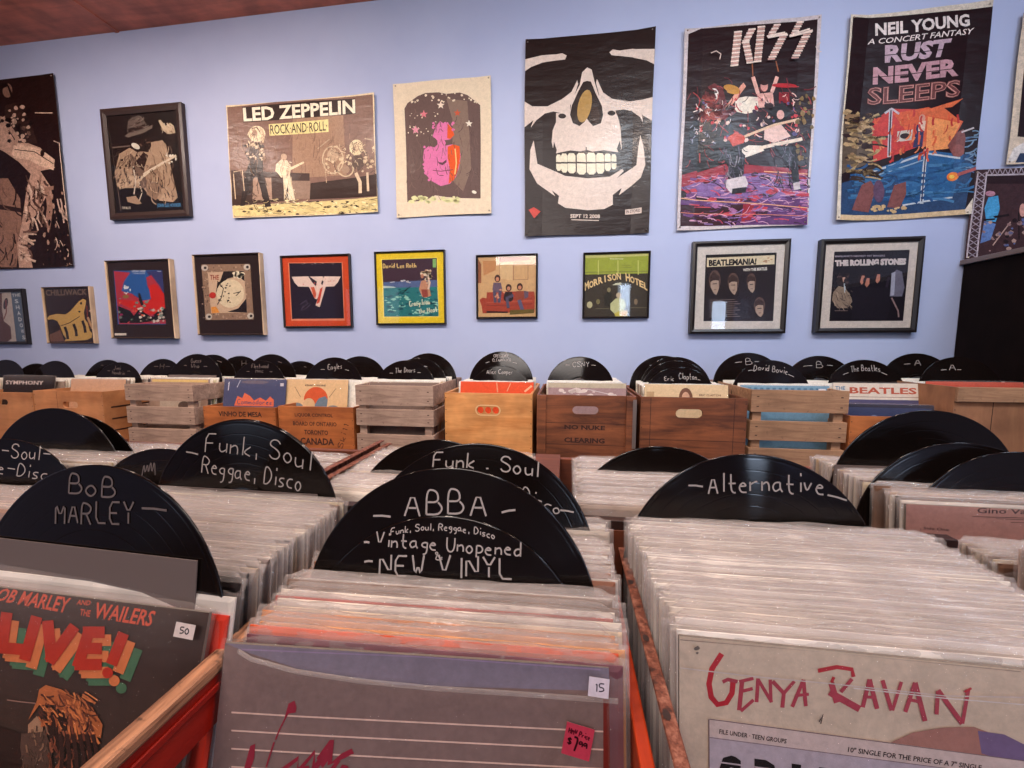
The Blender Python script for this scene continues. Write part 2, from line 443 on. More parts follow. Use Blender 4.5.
# shop front behind the viewer, with two big windows
wb = MB()
wins = [(-4.15, -3.1, .8, 2.3), (.90, 1.08, 1.1, 2.3), (2.42, 2.64, .7, 2.0)]
wb.prism([[(X0, 0), (X1, 0), (X1, CEIL), (X0, CEIL)]] + [[(a, c), (a, d), (b, d), (b, c)] for a, b, c, d in wins], Y0 - .15, Y0)
struct('wall_front', wb, wallm)
framem = plain('dark_window_frame', (48, 40, 38), .5)
for i, (a, b, c, d) in enumerate(wins):
    w = empty('window_%d' % (i + 1), ((a + b) / 2, Y0 - .08, c)); tag(w, kind='structure')
    hw = (b - a) / 2; h = d - c
    f = MB()
    for x0, x1, z0, z1 in ((-hw, -hw + .05, 0, h), (hw - .05, hw, 0, h), (-hw + .05, hw - .05, 0, .05), (-hw + .05, hw - .05, h - .05, h), (-.02, .02, .05, h - .05)):
        f.box(x0, x1, -.03, .03, z0, z1)
    f.build('window_frame', framem, w)
    MB().box(-hw + .05, hw - .05, -.003, .003, .05, h - .05).build('window_glass', pane('window_glass'), w)
tag(boxobj('baseboard_back', X0, X1, WALL_Y - .015, WALL_Y, 0, .12, framem), kind='structure')

# ================================================================== posters and framed pictures on the wall
Q = {
'left':(-3.535,-2.875,1.706,2.766,2.043,[(-40.4, 84.2), (54.3, 74.0), (74.4, 266.8), (-17.0, 269.7)]),
'hooker':(-2.579,-2.068,1.956,2.548,2.025,[(99.4, 109.1), (180.6, 101.7), (189.3, 216.1), (109.9, 220.0)]),
'lz':(-1.811,-0.977,1.936,2.514,2.043,[(226.9, 106.6), (374.6, 93.5), (378.4, 212.1), (234.2, 218.8)]),
'jimi':(-0.874,-0.378,1.904,2.547,2.043,[(393.7, 84.9), (491.2, 76.0), (491.8, 213.4), (397.3, 217.6)]),
'skull':(-0.212,0.381,1.783,2.686,2.043,[(525.3, 41.5), (654.8, 28.4), (648.3, 232.8), (524.7, 237.2)]),
'kiss':(0.510,1.074,1.789,2.667,2.043,[(684.4, 29.8), (820.8, 16.1), (806.3, 225.6), (676.6, 230.4)]),
'ny':(1.185,1.712,1.805,2.652,2.043,[(848.7, 17.2), (989.8, 3.2), (967.0, 215.9), (833.3, 221.0)]),
'shadow':(-3.576,-3.246,1.252,1.587,2.030,[(-23.0, 289.4), (21.7, 288.4), (28.3, 344.5), (-15.9, 344.5)]),
'chill':(-3.100,-2.765,1.258,1.591,2.025,[(40.8, 287.0), (88.6, 285.9), (94.4, 343.5), (47.2, 343.5)]),
'heep':(-2.639,-2.213,1.286,1.731,2.020,[(103.7, 260.6), (168.8, 258.4), (175.3, 338.4), (111.3, 338.6)]),
'hip':(-2.068,-1.654,1.304,1.748,2.020,[(191.4, 254.6), (259.0, 252.3), (264.0, 334.9), (197.6, 335.1)]),
'vh':(-1.542,-1.141,1.343,1.729,2.030,[(279.5, 255.6), (349.1, 253.4), (351.9, 327.3), (283.5, 327.7)]),
'der':(-1.003,-0.622,1.356,1.734,2.030,[(373.8, 251.6), (444.4, 249.3), (445.6, 324.3), (376.2, 324.8)]),
'cros':(-0.459,-0.146,1.383,1.701,2.030,[(475.7, 254.9), (537.7, 253.0), (537.3, 318.2), (476.3, 318.8)]),
'morr':(0.077,0.394,1.380,1.697,2.030,[(583.6, 252.5), (651.1, 250.5), (648.9, 317.7), (582.5, 318.3)]),
'beat':(0.582,1.005,1.303,1.730,2.020,[(693.5, 241.6), (791.7, 238.4), (785.4, 333.3), (689.5, 333.7)]),
'ston':(1.131,1.545,1.305,1.722,2.020,[(821.9, 239.2), (926.3, 235.8), (916.8, 332.3), (815.0, 332.7)]),
'sliver':(1.826,2.426,2.005,2.594,2.043,[(1020.0, 15.4), (1198.5, -1.5), (1174.1, 157.1), (1002.8, 166.0)]),
'truss':(1.711,2.331,1.615,1.992,2.035,[(973.3, 170.1), (1148.2, 161.2), (1134.1, 256.4), (963.6, 260.6)]),
}
BRN = (52, 30, 30); TAN = (188, 150, 132); CRM = (226, 206, 184)
def sheet(k):
    x0, x1, z0, z1, y, q = Q[k]
    a = Art(x1 - x0, z1 - z0, q); a.key = k; a.pos = ((x0 + x1) / 2, y, z0); return a
def poster(a, name, label, cat='poster', gloss=.07, speck=.2, amp=.004, cuts=(7, 9), tacks=True):
    ph = rnd.uniform(0, 6)
    def warp(u, w):
        e = max(0, abs(u - .5) * 2 - .75) * amp * 5 + max(0, w - .8) * amp * 1.6
        return (math.sin(w * 7 + ph) * amp * .35, -max(0, amp * (.5 + .5 * math.sin(u * 5 + ph + w * 3)) + e), math.sin(u * 5.2 + ph * 1.3) * amp * (.6 if w > .5 else .5))
    o = a.build(name, printed('glossy_print' if gloss > .05 else 'matt_print', .35 if gloss > .05 else .6, gloss, speck, .9), None, a.pos, None, warp, cuts)
    tag(o, label, cat)
    if tacks:
        for sx in (-1, 1):
            for z in (.012, a.h - .012):
                t = MB(); n = 8
                t.v = [(math.cos(6.283 * i / n) * .004, 0, math.sin(6.283 * i / n) * .004) for i in range(n)] + [(0, -.003, 0)]
                for i in range(n): t.face((i, (i + 1) % n, n))
                t.build('pin', plain('steel_pin', (150, 140, 130), .3, .8), o, (sx * (a.w / 2 - .012), -.0015 - amp * 1.9, z))
    return o

# --- big brown-toned poster of a seated guitarist, cut by the edge of the view
a = sheet('left'); a.view(0, 70, 3.657)
a.rect((48, 27, 25), -200, -200, 500, 900)
a.poly((150, 112, 96), "-150,400 30,395 75,470 80,560 60,720 -70,722"); a.poly((70, 44, 38), "-60,480 80,505 80,520 -60,500")
a.poly((196, 158, 140), "0,180 30,160 60,200 110,270 150,285 190,330 205,360 150,370 170,400 190,430 140,520 110,560 100,640 120,722 70,722 62,640 80,560 100,430 115,380 70,335 20,300 0,290")
a.ell((140, 104, 90), 30, 75, 18, 26); a.poly((30, 18, 18), "5,50 30,48 50,90 45,110 30,60 8,70")
a.poly((70, 48, 42), "20,130 60,120 110,180 140,270 60,265 20,200"); a.blobs([(30, 18, 18), (200, 165, 148)], 34, 30, 130, 110, 265, 4, 11, 1, 3)
a.poly((225, 190, 168), "55,265 150,290 205,330 200,368 150,352 110,330 50,320 45,300"); a.ell((60, 36, 30), 158, 305, 8, 12)
a.line((210, 180, 160), "130,158 195,160", 4); a.line((180, 145, 128), "0,175 20,185 65,250 55,275", 16)
a.poly((160, 122, 106), "165,430 200,425 195,520 185,585 165,570 175,500"); a.blobs([(180, 145, 128), (20, 12, 12)], 60, 150, 430, 260, 715, 3, 13, .5, 5)
a.hatch([(150, 116, 102), (226, 196, 176), (90, 64, 56)], 50, 95, 380, 165, 560, 46, 7, 75, 20, 2); a.hatch([(120, 88, 78), (220, 188, 168)], 26, 68, 560, 106, 700, 34, 7, 20, 25, 3); a.hatch([(120, 88, 76), (60, 40, 36)], 30, -40, 420, 60, 700, 60, 5, 85, 12, 4); a.fuzz([(30, 20, 18), (110, 84, 74), (200, 168, 150)], "10,195 60,190 110,245", 16, 12, 5); a.line((40, 26, 24), "55,290 130,300 200,345", 3); a.hatch([(210, 180, 165), (30, 20, 18)], 26, 195, 450, 252, 690, 50, 5, 70, 15, 6)
a.line((230, 205, 190), "200,262 222,270 228,330 240,440 245,480 272,610", 3)
poster(a, 'poster', 'brown toned poster of a seated guitarist, torn along its edge', speck=.3, amp=.003)
# --- stage photograph print in a wide cream border
a = sheet('lz'); a.view(225, 90, 5.906)
a.rect((236, 218, 182), -200, -200, 1200, 900)
a.poly((132, 100, 88), "18,108 300,60 875,32 905,715 65,755 40,500"); a.poly((168, 134, 110), "400,150 700,150 720,500 400,520")
a.poly((60, 38, 34), "104,104 500,66 772,52 776,142 520,160 110,196")
a.text((250, 242, 220), 'LED ZEPPELIN', (106, 110), (770, 58), (772, 138), (112, 190), .03)
a.poly((238, 226, 160), "258,204 612,172 614,246 264,272"); a.text((60, 46, 40), 'ROCK·AND·ROLL·', (266, 208), (604, 182), (606, 238), (270, 264), 0.005)
a.poly((230, 212, 150), "48,690 908,632 908,716 60,752"); a.poly((66, 44, 38), "505,548 905,500 900,628 500,645"); a.poly((80, 56, 48), "45,480 500,490 500,640 48,690")
a.poly((150, 124, 108), "395,535 505,535 500,640 390,650"); a.poly((170, 140, 120), "170,520 275,520 280,650 165,655"); a.blobs([(250, 235, 180), (70, 50, 40)], 70, 60, 655, 900, 735, 3, 9, 2.2, 4)
a.poly((48, 30, 28), "150,420 225,415 230,500 275,690 240,695 190,500 150,560 120,690 95,690 120,520"); a.poly((80, 60, 54), "120,380 150,320 215,310 240,400 215,425 150,425")
a.blobs([(220, 195, 170), (60, 44, 40)], 26, 125, 320, 235, 420, 4, 11, 1, 6); a.ell((244, 226, 190), 190, 262, 50, 48); a.ell((176, 140, 118), 178, 262, 16, 24); a.line((200, 172, 140), "215,235 232,270 226,315", 12); a.line((110, 80, 70), "160,230 190,224 206,250", 8)
a.poly((235, 220, 190), "305,440 335,410 370,415 392,460 385,500 415,650 380,655 372,560 350,655 350,600 345,520 300,480"); a.ell((200, 170, 145), 350, 395, 18, 20); a.poly((240, 225, 190), "300,470 335,520 350,495 470,430 465,420 340,480")
a.line((214, 190, 160), [(640 + 62 * math.cos(t), 410 + 80 * math.sin(t)) for t in np.linspace(0, 6.3, 22)], 7); a.ell((196, 168, 140), 640, 385, 34, 40)
a.line((216, 194, 160), [(715 + 45 * math.cos(t), 465 + 44 * math.sin(t)) for t in np.linspace(0, 6.3, 22)], 8); a.ell((170, 142, 120), 715, 468, 24)
a.blobs((222, 200, 166), 46, 580, 330, 890, 500, 4, 13, 1.2, 8); a.line((200, 176, 148), "550,345 620,290", 5); a.line((200, 176, 148), "590,400 600,545", 4); a.line((200, 176, 148), "830,290 875,300", 6)
a.ell((238, 220, 180), 780, 340, 42, 46); a.ell((186, 150, 126), 782, 342, 15, 22); a.line((120, 92, 80), "762,322 782,312 800,322", 7); a.poly((90, 70, 62), "750,390 815,385 825,450 790,480 755,450"); a.hatch([(150, 118, 100), (110, 82, 74), (176, 142, 118)], 160, 40, 200, 860, 470, 70, 2.5, 88, 8, 3); a.hatch([(250, 234, 200), (190, 160, 130), (90, 66, 56)], 46, 140, 225, 225, 320, 26, 4, 75, 35, 4); a.fuzz([(232, 210, 180), (70, 50, 46), (160, 130, 112)], "130,330 215,330 225,415", 20, 14, 6); a.hatch([(70, 50, 48), (30, 20, 20)], 26, 105, 430, 250, 680, 60, 4, 85, 20, 7); a.hatch([(250, 236, 206), (200, 176, 146)], 26, 310, 420, 385, 500, 24, 4, 60, 40, 8); a.hatch([(206, 184, 150), (250, 240, 214)], 22, 350, 510, 405, 640, 50, 4, 80, 15, 9); a.hatch([(244, 226, 186), (120, 92, 78), (206, 180, 146)], 44, 735, 295, 825, 385, 24, 4, 80, 40, 10); a.hatch([(226, 204, 170), (110, 84, 74), (60, 44, 40)], 90, 590, 330, 890, 500, 22, 3, 20, 90, 11); a.hatch([(60, 44, 38), (230, 214, 170), (180, 160, 110)], 120, 55, 645, 905, 735, 40, 3, 2, 8, 12)
a.line((224, 202, 172), "775,490 800,545 800,610", 20); a.line((224, 202, 172), "845,490 848,600", 14)
a.line((215, 190, 160), "60,490 110,480 120,600", 5); a.line((215, 190, 160), "60,500 70,650", 5)
poster(a, 'poster', 'wide cream bordered poster of a rock band on stage in sepia tones', speck=.15)
# --- cream poster with a pink and orange face
a = sheet('jimi'); a.view(390, 75, 5.297)
a.rect((232, 216, 190), -100, -100, 700, 900)
top = [(78, 180), (95, 150), (120, 135), (150, 115), (190, 100), (260, 97), (300, 105), (370, 96), (410, 108), (440, 130), (478, 160)]
a.poly((104, 82, 78), top + [(482, 655), (380, 655), (300, 650), (240, 640), (190, 665), (93, 672)])
a.poly((134, 112, 100), "300,130 410,140 430,500 390,620 330,560 330,240")
a.blobs((232, 216, 190), 40, 85, 100, 475, 150, 3, 9, 1, 2); a.blobs((236, 222, 196), 26, 85, 200, 260, 340, 3, 6, 1, 3); a.blobs((226, 226, 170), 30, 95, 650, 380, 675, 6, 16, 1.3, 4)
PK = (222, 120, 172); OR = (226, 88, 34)
a.poly(PK, "225,330 245,275 265,250 285,262 305,255 330,290 340,320 320,345 300,350 290,380 330,372 360,380 375,430 365,500 350,545 320,580 270,592 215,560 185,520 175,440 180,400 205,380 235,388 252,372 245,345")
a.poly(OR, "305,262 330,290 340,322 318,344 302,340"); a.poly(OR, "305,385 335,372 368,382 372,440 358,520 340,560 312,580 318,500 305,440")
a.poly((104, 82, 78), "228,352 250,350 252,372 240,384 226,376"); a.poly((104, 82, 78), "288,350 325,348 332,370 300,374")
a.hatch([(88, 68, 66), (120, 96, 88)], 120, 90, 160, 470, 640, 50, 3, 88, 12, 3); a.blobs(PK, 14, 225, 250, 340, 300, 4, 10, 1, 12); a.blobs(PK, 16, 180, 380, 215, 560, 4, 11, 1, 13); a.blobs(OR, 12, 345, 385, 375, 520, 4, 9, 1, 14)
a.poly((96, 60, 72), "250,458 262,466 278,468 300,452 300,466 280,482 262,476"); a.line((110, 60, 76), "228,508 270,514 335,506", 4); a.line((110, 60, 76), "262,536 285,536", 4)
a.line((245, 190, 120), "345,395 352,470 345,530", 7)
def star(c, x, y, r):
    a.poly(c, [(x + (r if i % 2 == 0 else r * .42) * math.sin(i * math.pi / 5), y - (r if i % 2 == 0 else r * .42) * math.cos(i * math.pi / 5)) for i in range(10)])
star((240, 224, 205), 270, 165, 22); star((224, 128, 140), 180, 212, 22); star((226, 150, 170), 136, 293, 24); star((200, 90, 60), 357, 205, 20); star((240, 232, 215), 418, 260, 20); a.ell((240, 232, 215), 448, 622, 13, 8, 20)
poster(a, 'poster', 'cream bordered poster with a pink and orange face among stars', gloss=.04, speck=.08)
# --- black poster with a large bone coloured skull
a = sheet('skull'); a.view(520, 25, 3.572)
BO = (222, 206, 196); BK = (46, 28, 26)
a.rect(BK, -50, -50, 600, 900)
m = 240
a.poly(BO, "18,130 80,112 130,108 150,104 166,112 160,126 130,130 80,138 40,156 18,172"); a.poly(BO, "478,92 400,86 355,92 330,88 318,98 326,108 350,110 400,116 450,130 478,146")
a.poly(BO, "18,280 45,296 100,294 150,268 185,240 205,198 208,212 196,250 214,262 190,268 180,290 182,330 150,318 120,312 90,320 60,345 40,372 50,345 18,372 18,300")
a.poly(BO, "478,262 440,268 390,272 330,262 298,240 275,192 272,206 284,250 272,262 292,290 298,330 330,306 370,300 400,306 430,330 440,352 436,322 478,345")
a.poly(BO, "240,152 256,160 266,200 292,280 300,300 340,300 352,330 360,360 362,400 364,440 350,452 338,452 300,448 262,452 240,446 218,452 180,452 140,466 122,462 114,420 118,380 130,350 130,318 180,318 185,270 214,215 222,170")
a.poly((52, 34, 28), "240,200 254,202 270,240 294,288 298,320 290,350 262,360 248,345 240,334 232,346 214,362 190,352 180,322 186,290 208,240 226,204")
a.ell((176, 140, 78), 232, 290, 24, 60, 12); a.ell((70, 46, 34), 270, 320, 16, 30); a.ell(BK, 152, 328, 14, 9); a.ell(BK, 328, 313, 14, 9)  # yellow oval in the nose: lamp glare painted into the artwork
a.poly(BK, "122,420 132,450 128,466 116,462"); a.poly(BK, "358,410 346,440 352,452 362,440"); a.line(BK, "237,436 237,456", 4)
a.poly(BO, "50,418 58,470 62,500 110,520 160,542 240,548 320,540 365,512 370,520 345,545 415,500 422,440 430,394 440,430 446,500 430,545 400,570 352,606 362,580 330,605 330,640 300,656 240,662 160,656 134,640 138,614 112,594 125,616 60,570 34,520 38,452")
a.poly(BK, "128,462 180,450 240,454 300,446 345,452 346,500 330,520 240,538 150,530 126,510")
for i, (x, w, t, b) in enumerate([(138, 9, 466, 524), (158, 11, 462, 530), (184, 14, 460, 532), (219, 16, 458, 535), (254, 16, 456, 534), (286, 14, 457, 530), (313, 11, 458, 520), (335, 9, 460, 514)]):
    mid = 496 - i * 1.0
    a.poly((232, 224, 200), [(x - w, mid - 3), (x - w, t + 8), (x - w * .6, t), (x + w * .6, t), (x + w, t + 8), (x + w, mid - 3)])
    a.poly((232, 224, 200), [(x - w, mid + 3), (x + w, mid + 3), (x + w, b - 8), (x + w * .5, b), (x - w * .5, b), (x - w, b - 8)])
a.tx((220, 205, 195), 'SEPT 12 2008', 178, 678, 284, 692, -.02, .03); a.line((220, 205, 195), "182,698 280,698", 3)
a.poly((214, 196, 186), "374,658 432,652 432,672 374,676"); a.tx((60, 30, 30), 'IN STORES', 378, 660, 428, 671, -.08, .02); a.poly((200, 60, 50), "30,665 48,655 72,670 50,695")
poster(a, 'poster', 'tall black poster filled by a large bone coloured skull with bared teeth', speck=.12, amp=.006)
# --- concert poster with dotted bulb lettering
a = sheet('kiss'); a.view(670, 0, 3.2)
a.rect((206, 196, 200), -50, -50, 700, 900); a.poly((46, 18, 24), "58,112 100,92 300,82 470,66 440,560 434,722 210,720 120,716 32,724 40,500")
a.poly((150, 28, 46), "38,560 160,520 300,535 438,545 434,600 36,610"); a.poly((128, 96, 156), "36,600 150,560 300,556 400,580 436,600 434,640 200,640 60,620"); a.poly((96, 54, 110), "34,640 436,640 434,722 32,722")
a.poly((70, 12, 24), "34,655 240,655 210,720 32,722"); a.poly((152, 30, 46), "235,655 270,655 258,712 228,712"); a.blobs([(170, 110, 160), (110, 60, 120), (190, 60, 80), (70, 30, 60)], 90, 45, 560, 430, 700, 4, 12, 2.2, 9)
a.hatch([(214, 160, 190), (90, 50, 110), (200, 70, 90), (150, 120, 180), (60, 24, 50)], 200, 40, 560, 430, 715, 50, 3, 3, 10, 15)
a.line((235, 170, 130), "34,634 230,650 436,668", 3); a.line((235, 170, 130), "300,552 438,560", 3); a.line((220, 130, 110), "34,680 436,694", 2)
a.poly((24, 12, 16), "60,420 110,300 180,320 200,420 190,520 90,550 60,500"); a.poly((96, 28, 34), "105,330 112,280 140,266 165,282 180,330 160,360 120,355"); a.ell((236, 226, 222), 138, 302, 15, 20); a.ell((20, 8, 8), 138, 308, 6, 9); a.ell((20, 8, 8), 131, 295, 4, 3); a.ell((20, 8, 8), 145, 295, 4, 3)
a.ell((206, 110, 96), 140, 350, 12, 16); a.poly((226, 160, 140), "138,395 150,398 240,280 232,268 222,278"); a.ell((196, 140, 60), 195, 288, 28, 14, 20); a.poly((232, 222, 206), "206,318 240,312 280,316 278,360 240,368 205,358")
a.ell((216, 150, 140), 298, 280, 12, 18); a.ell((60, 20, 20), 298, 270, 13, 8); a.poly((224, 170, 160), "275,305 325,300 330,345 280,350"); a.line((228, 178, 165), "278,305 262,250", 12); a.line((228, 178, 165), "322,300 340,250", 12); a.line((150, 90, 60), "260,205 262,248", 4); a.line((150, 90, 60), "336,200 344,235", 4)
a.ell((176, 20, 30), 362, 278, 40, 7); a.poly((140, 16, 28), "345,300 378,300 380,360 345,360"); a.blobs([(200, 60, 70), (230, 200, 190), (60, 20, 60), (90, 80, 130), (20, 8, 12)], 90, 60, 320, 430, 460, 3, 9, 1, 12)
a.fuzz([(110, 30, 40), (60, 14, 22), (160, 60, 56)], "100,300 120,360 180,350", 26, 16, 21); a.hatch([(120, 40, 46), (170, 60, 60), (36, 12, 18)], 120, 60, 250, 440, 540, 34, 3, 60, 60, 22); a.hatch([(230, 210, 206), (60, 50, 80), (150, 150, 170)], 60, 60, 330, 190, 460, 14, 3, 20, 90, 23); a.hatch([(214, 120, 110), (240, 200, 190), (80, 20, 30)], 50, 270, 290, 400, 460, 20, 3, 70, 60, 24)
a.fuzz([(30, 14, 16), (60, 24, 26)], "325,350 375,350", 22, 12, 25); a.ell((30, 14, 16), 350, 365, 28, 30); a.ell((222, 170, 160), 350, 372, 12, 15); a.poly((226, 190, 180), "300,420 350,400 384,440 330,462 298,450")
a.poly((200, 70, 50), "182,440 210,425 240,440 235,460 200,470"); a.line((226, 190, 160), "236,440 330,405 410,385", 8); a.poly((236, 226, 214), "226,480 250,468 290,470 300,486 262,500 235,508"); a.line((232, 214, 196), "285,478 420,448", 11)
a.poly((22, 12, 18), "165,500 210,470 240,500 235,560 210,590 185,590 190,540"); a.poly((22, 12, 18), "330,470 400,470 410,560 412,600 395,610 385,540"); a.hatch([(90, 80, 100), (40, 26, 40), (150, 140, 150)], 44, 170, 470, 235, 580, 34, 3, 80, 20, 26); a.hatch([(90, 80, 96), (50, 30, 44)], 30, 335, 470, 408, 590, 40, 3, 80, 20, 27)
a.poly((210, 200, 206), "182,575 240,565 250,590 240,615 195,618 180,600"); a.poly((40, 30, 40), "200,605 245,600 242,618 198,622"); a.poly((200, 190, 196), "392,590 412,585 414,608 394,612")
a.blobs([(110, 90, 50), (140, 110, 60), (60, 40, 30)], 30, 400, 310, 455, 540, 4, 12, .7, 14)
a.view(690, 20, 7.68)
BU = (240, 222, 210)
def barp(p0, p1, wd, n):                                    # a letter stroke made of rows of bulbs
    for i in range(n):
        t = i / (n - 1); x = p0[0] * (1 - t) + p1[0] * t; y = p0[1] * (1 - t) + p1[1] * t
        a.line((205, 160, 150) if i % 2 else BU, [(x - wd / 2, y), (x + wd / 2, y - wd * .08)], 14)
        if i % 2 == 0:
            for d in (-.5, -.17, .17, .5): a.ell(BU, x + wd * d * .9, y - wd * .08 * (d + .5), 6, 6, 0, 6)
barp((365, 105), (332, 360), 58, 17); barp((470, 90), (415, 190), 52, 8); barp((420, 190), (450, 345), 52, 11); barp((540, 75), (505, 340), 56, 17)
barp((660, 62), (606, 148), 50, 7); a.line(BU, "585,158 735,128", 16); a.line(BU, "600,142 720,118", 12); barp((710, 140), (610, 325), 56, 12)
barp((835, 40), (780, 142), 50, 7); a.line(BU, "750,150 925,105", 16); a.line(BU, "775,130 905,92", 12); barp((890, 120), (790, 315), 56, 12)
a.line((220, 200, 190), "150,270 190,255 225,280 215,320", 8); a.line((220, 200, 190), "980,200 945,230 960,268 985,270", 8)
poster(a, 'poster', 'tall white bordered concert poster with bulb lettering above costumed players', speck=.2, amp=.006)
# --- film poster with stacked slab lettering
a = sheet('ny'); a.view(824, 0, 3.2)
a.rect((222, 212, 196), -50, -50, 700, 900); a.poly((44, 24, 30), "86,62 540,32 488,640 440,676 45,690 60,380")
a.poly((210, 186, 150), "45,690 440,674 440,702 42,712")
a.poly((96, 82, 70), "58,400 160,360 155,516 52,560"); a.poly((44, 70, 108), "50,590 250,520 430,500 470,500 460,560 440,676 45,690")
a.poly((196, 64, 60), "155,386 215,345 300,350 300,470 160,516"); a.poly((212, 96, 62), "222,360 330,345 440,395 400,470 300,470"); a.poly((232, 150, 92), "330,375 432,400 395,480 325,485")
a.poly((216, 108, 70), "300,360 440,322 405,348 380,350 435,395 340,375"); a.line((196, 190, 200), "214,345 210,500", 11); a.line((196, 190, 200), "195,360 216,345 240,362", 7)
a.poly((44, 94, 144), "115,556 325,482 435,500 440,500 405,640 250,655 235,560 170,545"); a.line((190, 200, 210), "120,558 325,492 430,512", 6); a.line((190, 200, 210), "325,480 310,652", 11); a.line((190, 200, 210), "250,655 320,645 405,636", 5); a.line((140, 170, 196), "130,570 320,512", 4)
a.poly((196, 190, 180), "236,418 284,414 280,448 234,452"); a.ell((60, 40, 44), 260, 434, 16, 9); a.poly((54, 50, 88), "296,400 320,395 314,470 284,472"); a.ell((210, 150, 130), 312, 380, 10, 13); a.poly((220, 190, 170), "302,392 324,388 320,420 300,420")
a.hatch([(216, 96, 62), (184, 56, 54), (222, 130, 84)], 60, 160, 350, 425, 500, 30, 6, 100, 20, 31); a.hatch([(56, 108, 158), (38, 80, 130), (70, 122, 168)], 90, 70, 530, 425, 640, 60, 8, -8, 10, 32); a.hatch([(140, 116, 84), (76, 60, 52), (186, 160, 116)], 70, 58, 370, 150, 580, 50, 8, -6, 12, 33); a.hatch([(70, 96, 140), (110, 140, 170)], 20, 430, 420, 480, 560, 40, 5, -5, 6, 34); a.line((60, 54, 70), "214,350 210,495", 4); a.line((60, 60, 90), "325,490 310,645", 4)
BRo = (126, 76, 74)
a.poly(BRo, "392,470 420,430 440,420 446,450 440,500 410,505"); a.ell((140, 84, 80), 424, 488, 18, 20); a.poly(BRo, "85,672 120,590 150,576 165,600 140,678"); a.poly(BRo, "200,660 225,590 262,580 262,620 240,664"); a.ell((96, 70, 96), 175, 610, 18, 36); a.line((210, 200, 205), "434,430 470,418", 5)
a.blobs([(190, 160, 120), (150, 120, 90), (70, 50, 50)], 40, 60, 360, 150, 520, 4, 11, 2, 3); a.blobs((206, 176, 130), 16, 140, 655, 260, 676, 3, 7, 1.5, 5)
a.ell((230, 130, 60), 406, 570, 18, 14, -15); a.ell((240, 200, 90), 404, 570, 8, 6); a.line((170, 90, 90), "420,565 480,548", 10)
a.view(840, 0, 6.4)
W1 = (236, 226, 222)
a.text(W1, 'NEIL YOUNG', (216, 152), (812, 104), (816, 184), (216, 232), .035)
a.text(W1, 'A CONCERT FANTASY', (166, 252), (842, 196), (840, 234), (168, 286), .01, .25)
for t, q, c in (('RUST', [(278, 288), (700, 258), (664, 374), (278, 402)], (196, 170, 184)), ('NEVER', [(206, 430), (740, 386), (742, 500), (204, 540)], (196, 150, 160)), ('SLEEPS', [(172, 556), (760, 520), (756, 636), (170, 672)], (110, 62, 62))):
    a.text(c, t, *q, .045)
    if t == 'SLEEPS': a.text((206, 150, 140), t, (176, 560), (756, 526), (752, 632), (174, 668), .025); a.text((110, 62, 62), t, (178, 564), (754, 530), (750, 628), (178, 664), .0)
    else:
        (x0, y0), (x1, y1), (x2, y2), (x3, y3) = q
        a.line((44, 24, 30), [(x0 - 10, (y0 + y3) / 2 + 8), (x1 + 10, (y1 + y2) / 2 + 8)], 5)
        a.text((160, 84, 84), t, (x0 + 4, y0 + 60), (x1 - 8, y1 + 60), (x2, y2), (x3 + 4, y3), .02) if False else None
poster(a, 'poster', 'tall worn film poster with stacked slab lettering over red and blue cases', speck=.2, amp=.008)
# --- torn poster corner beyond it and stage print above the cupboard
a = sheet('sliver'); a.view(900, 0, 4.267)
a.rect((226, 208, 186), 300, -50, 2000, 900); a.poly((54, 36, 40), "545,90 1250,30 1140,640 486,590"); a.poly((230, 224, 220), "470,640 560,590 560,660 440,705"); a.poly((50, 66, 96), "500,660 1140,640 1140,680 480,700")
poster(a, 'poster', 'curling cream edged poster hanging high above the dark cupboard', speck=.2, amp=.006)
a = sheet('truss'); a.view(944, 130, 5.12)
a.rect((84, 58, 62), 0, 100, 1200, 760); a.poly((150, 126, 124), "60,690 470,600 1000,500 1000,760 60,760")
a.rect((56, 36, 40), 210, 235, 1000, 275); a.poly((74, 160, 214), "225,345 275,335 285,400 265,470 215,465 205,400"); a.poly((96, 130, 190), "205,465 265,480 240,560 185,580"); a.ell((180, 130, 150), 235, 325, 26, 14)
a.poly((34, 22, 26), "250,440 330,428 335,440 260,450"); a.line((30, 20, 24), "380,420 385,560", 6); a.line((190, 160, 150), "340,470 250,590", 6); a.line((30, 20, 24), "200,460 260,455", 8)
a.blobs([(40, 26, 30), (150, 120, 120), (96, 110, 160), (180, 150, 140)], 70, 190, 450, 700, 620, 4, 14, 1.3, 5); a.ell((214, 160, 150), 400, 410, 16, 34)
SV = (196, 186, 196)
for x0, y0, x1, y1 in ((170, 215, 112, 655), (215, 215, 165, 655)): a.line(SV, [(x0, y0), (x1, y1)], 8)
for i in range(14):
    t = i / 14; t2 = (i + 1) / 14
    a.line((170, 160, 172), [(170 - 58 * t, 215 + 440 * t), (215 - 50 * t2, 215 + 440 * t2)], 5); a.line((150, 140, 156), [(215 - 50 * t, 215 + 440 * t), (170 - 58 * t2, 215 + 440 * t2)], 4)
a.line(SV, "215,192 640,182", 8); a.line(SV, "215,232 640,222", 8)
for i in range(16): a.line((170, 160, 172), [(215 + i * 27, 230), (228 + i * 27, 192)], 5); a.line((170, 160, 172), [(228 + i * 27, 192), (242 + i * 27, 230)], 5)
poster(a, 'poster', 'stage print edged with silver lighting truss, above the dark cupboard', speck=.25, amp=.002)

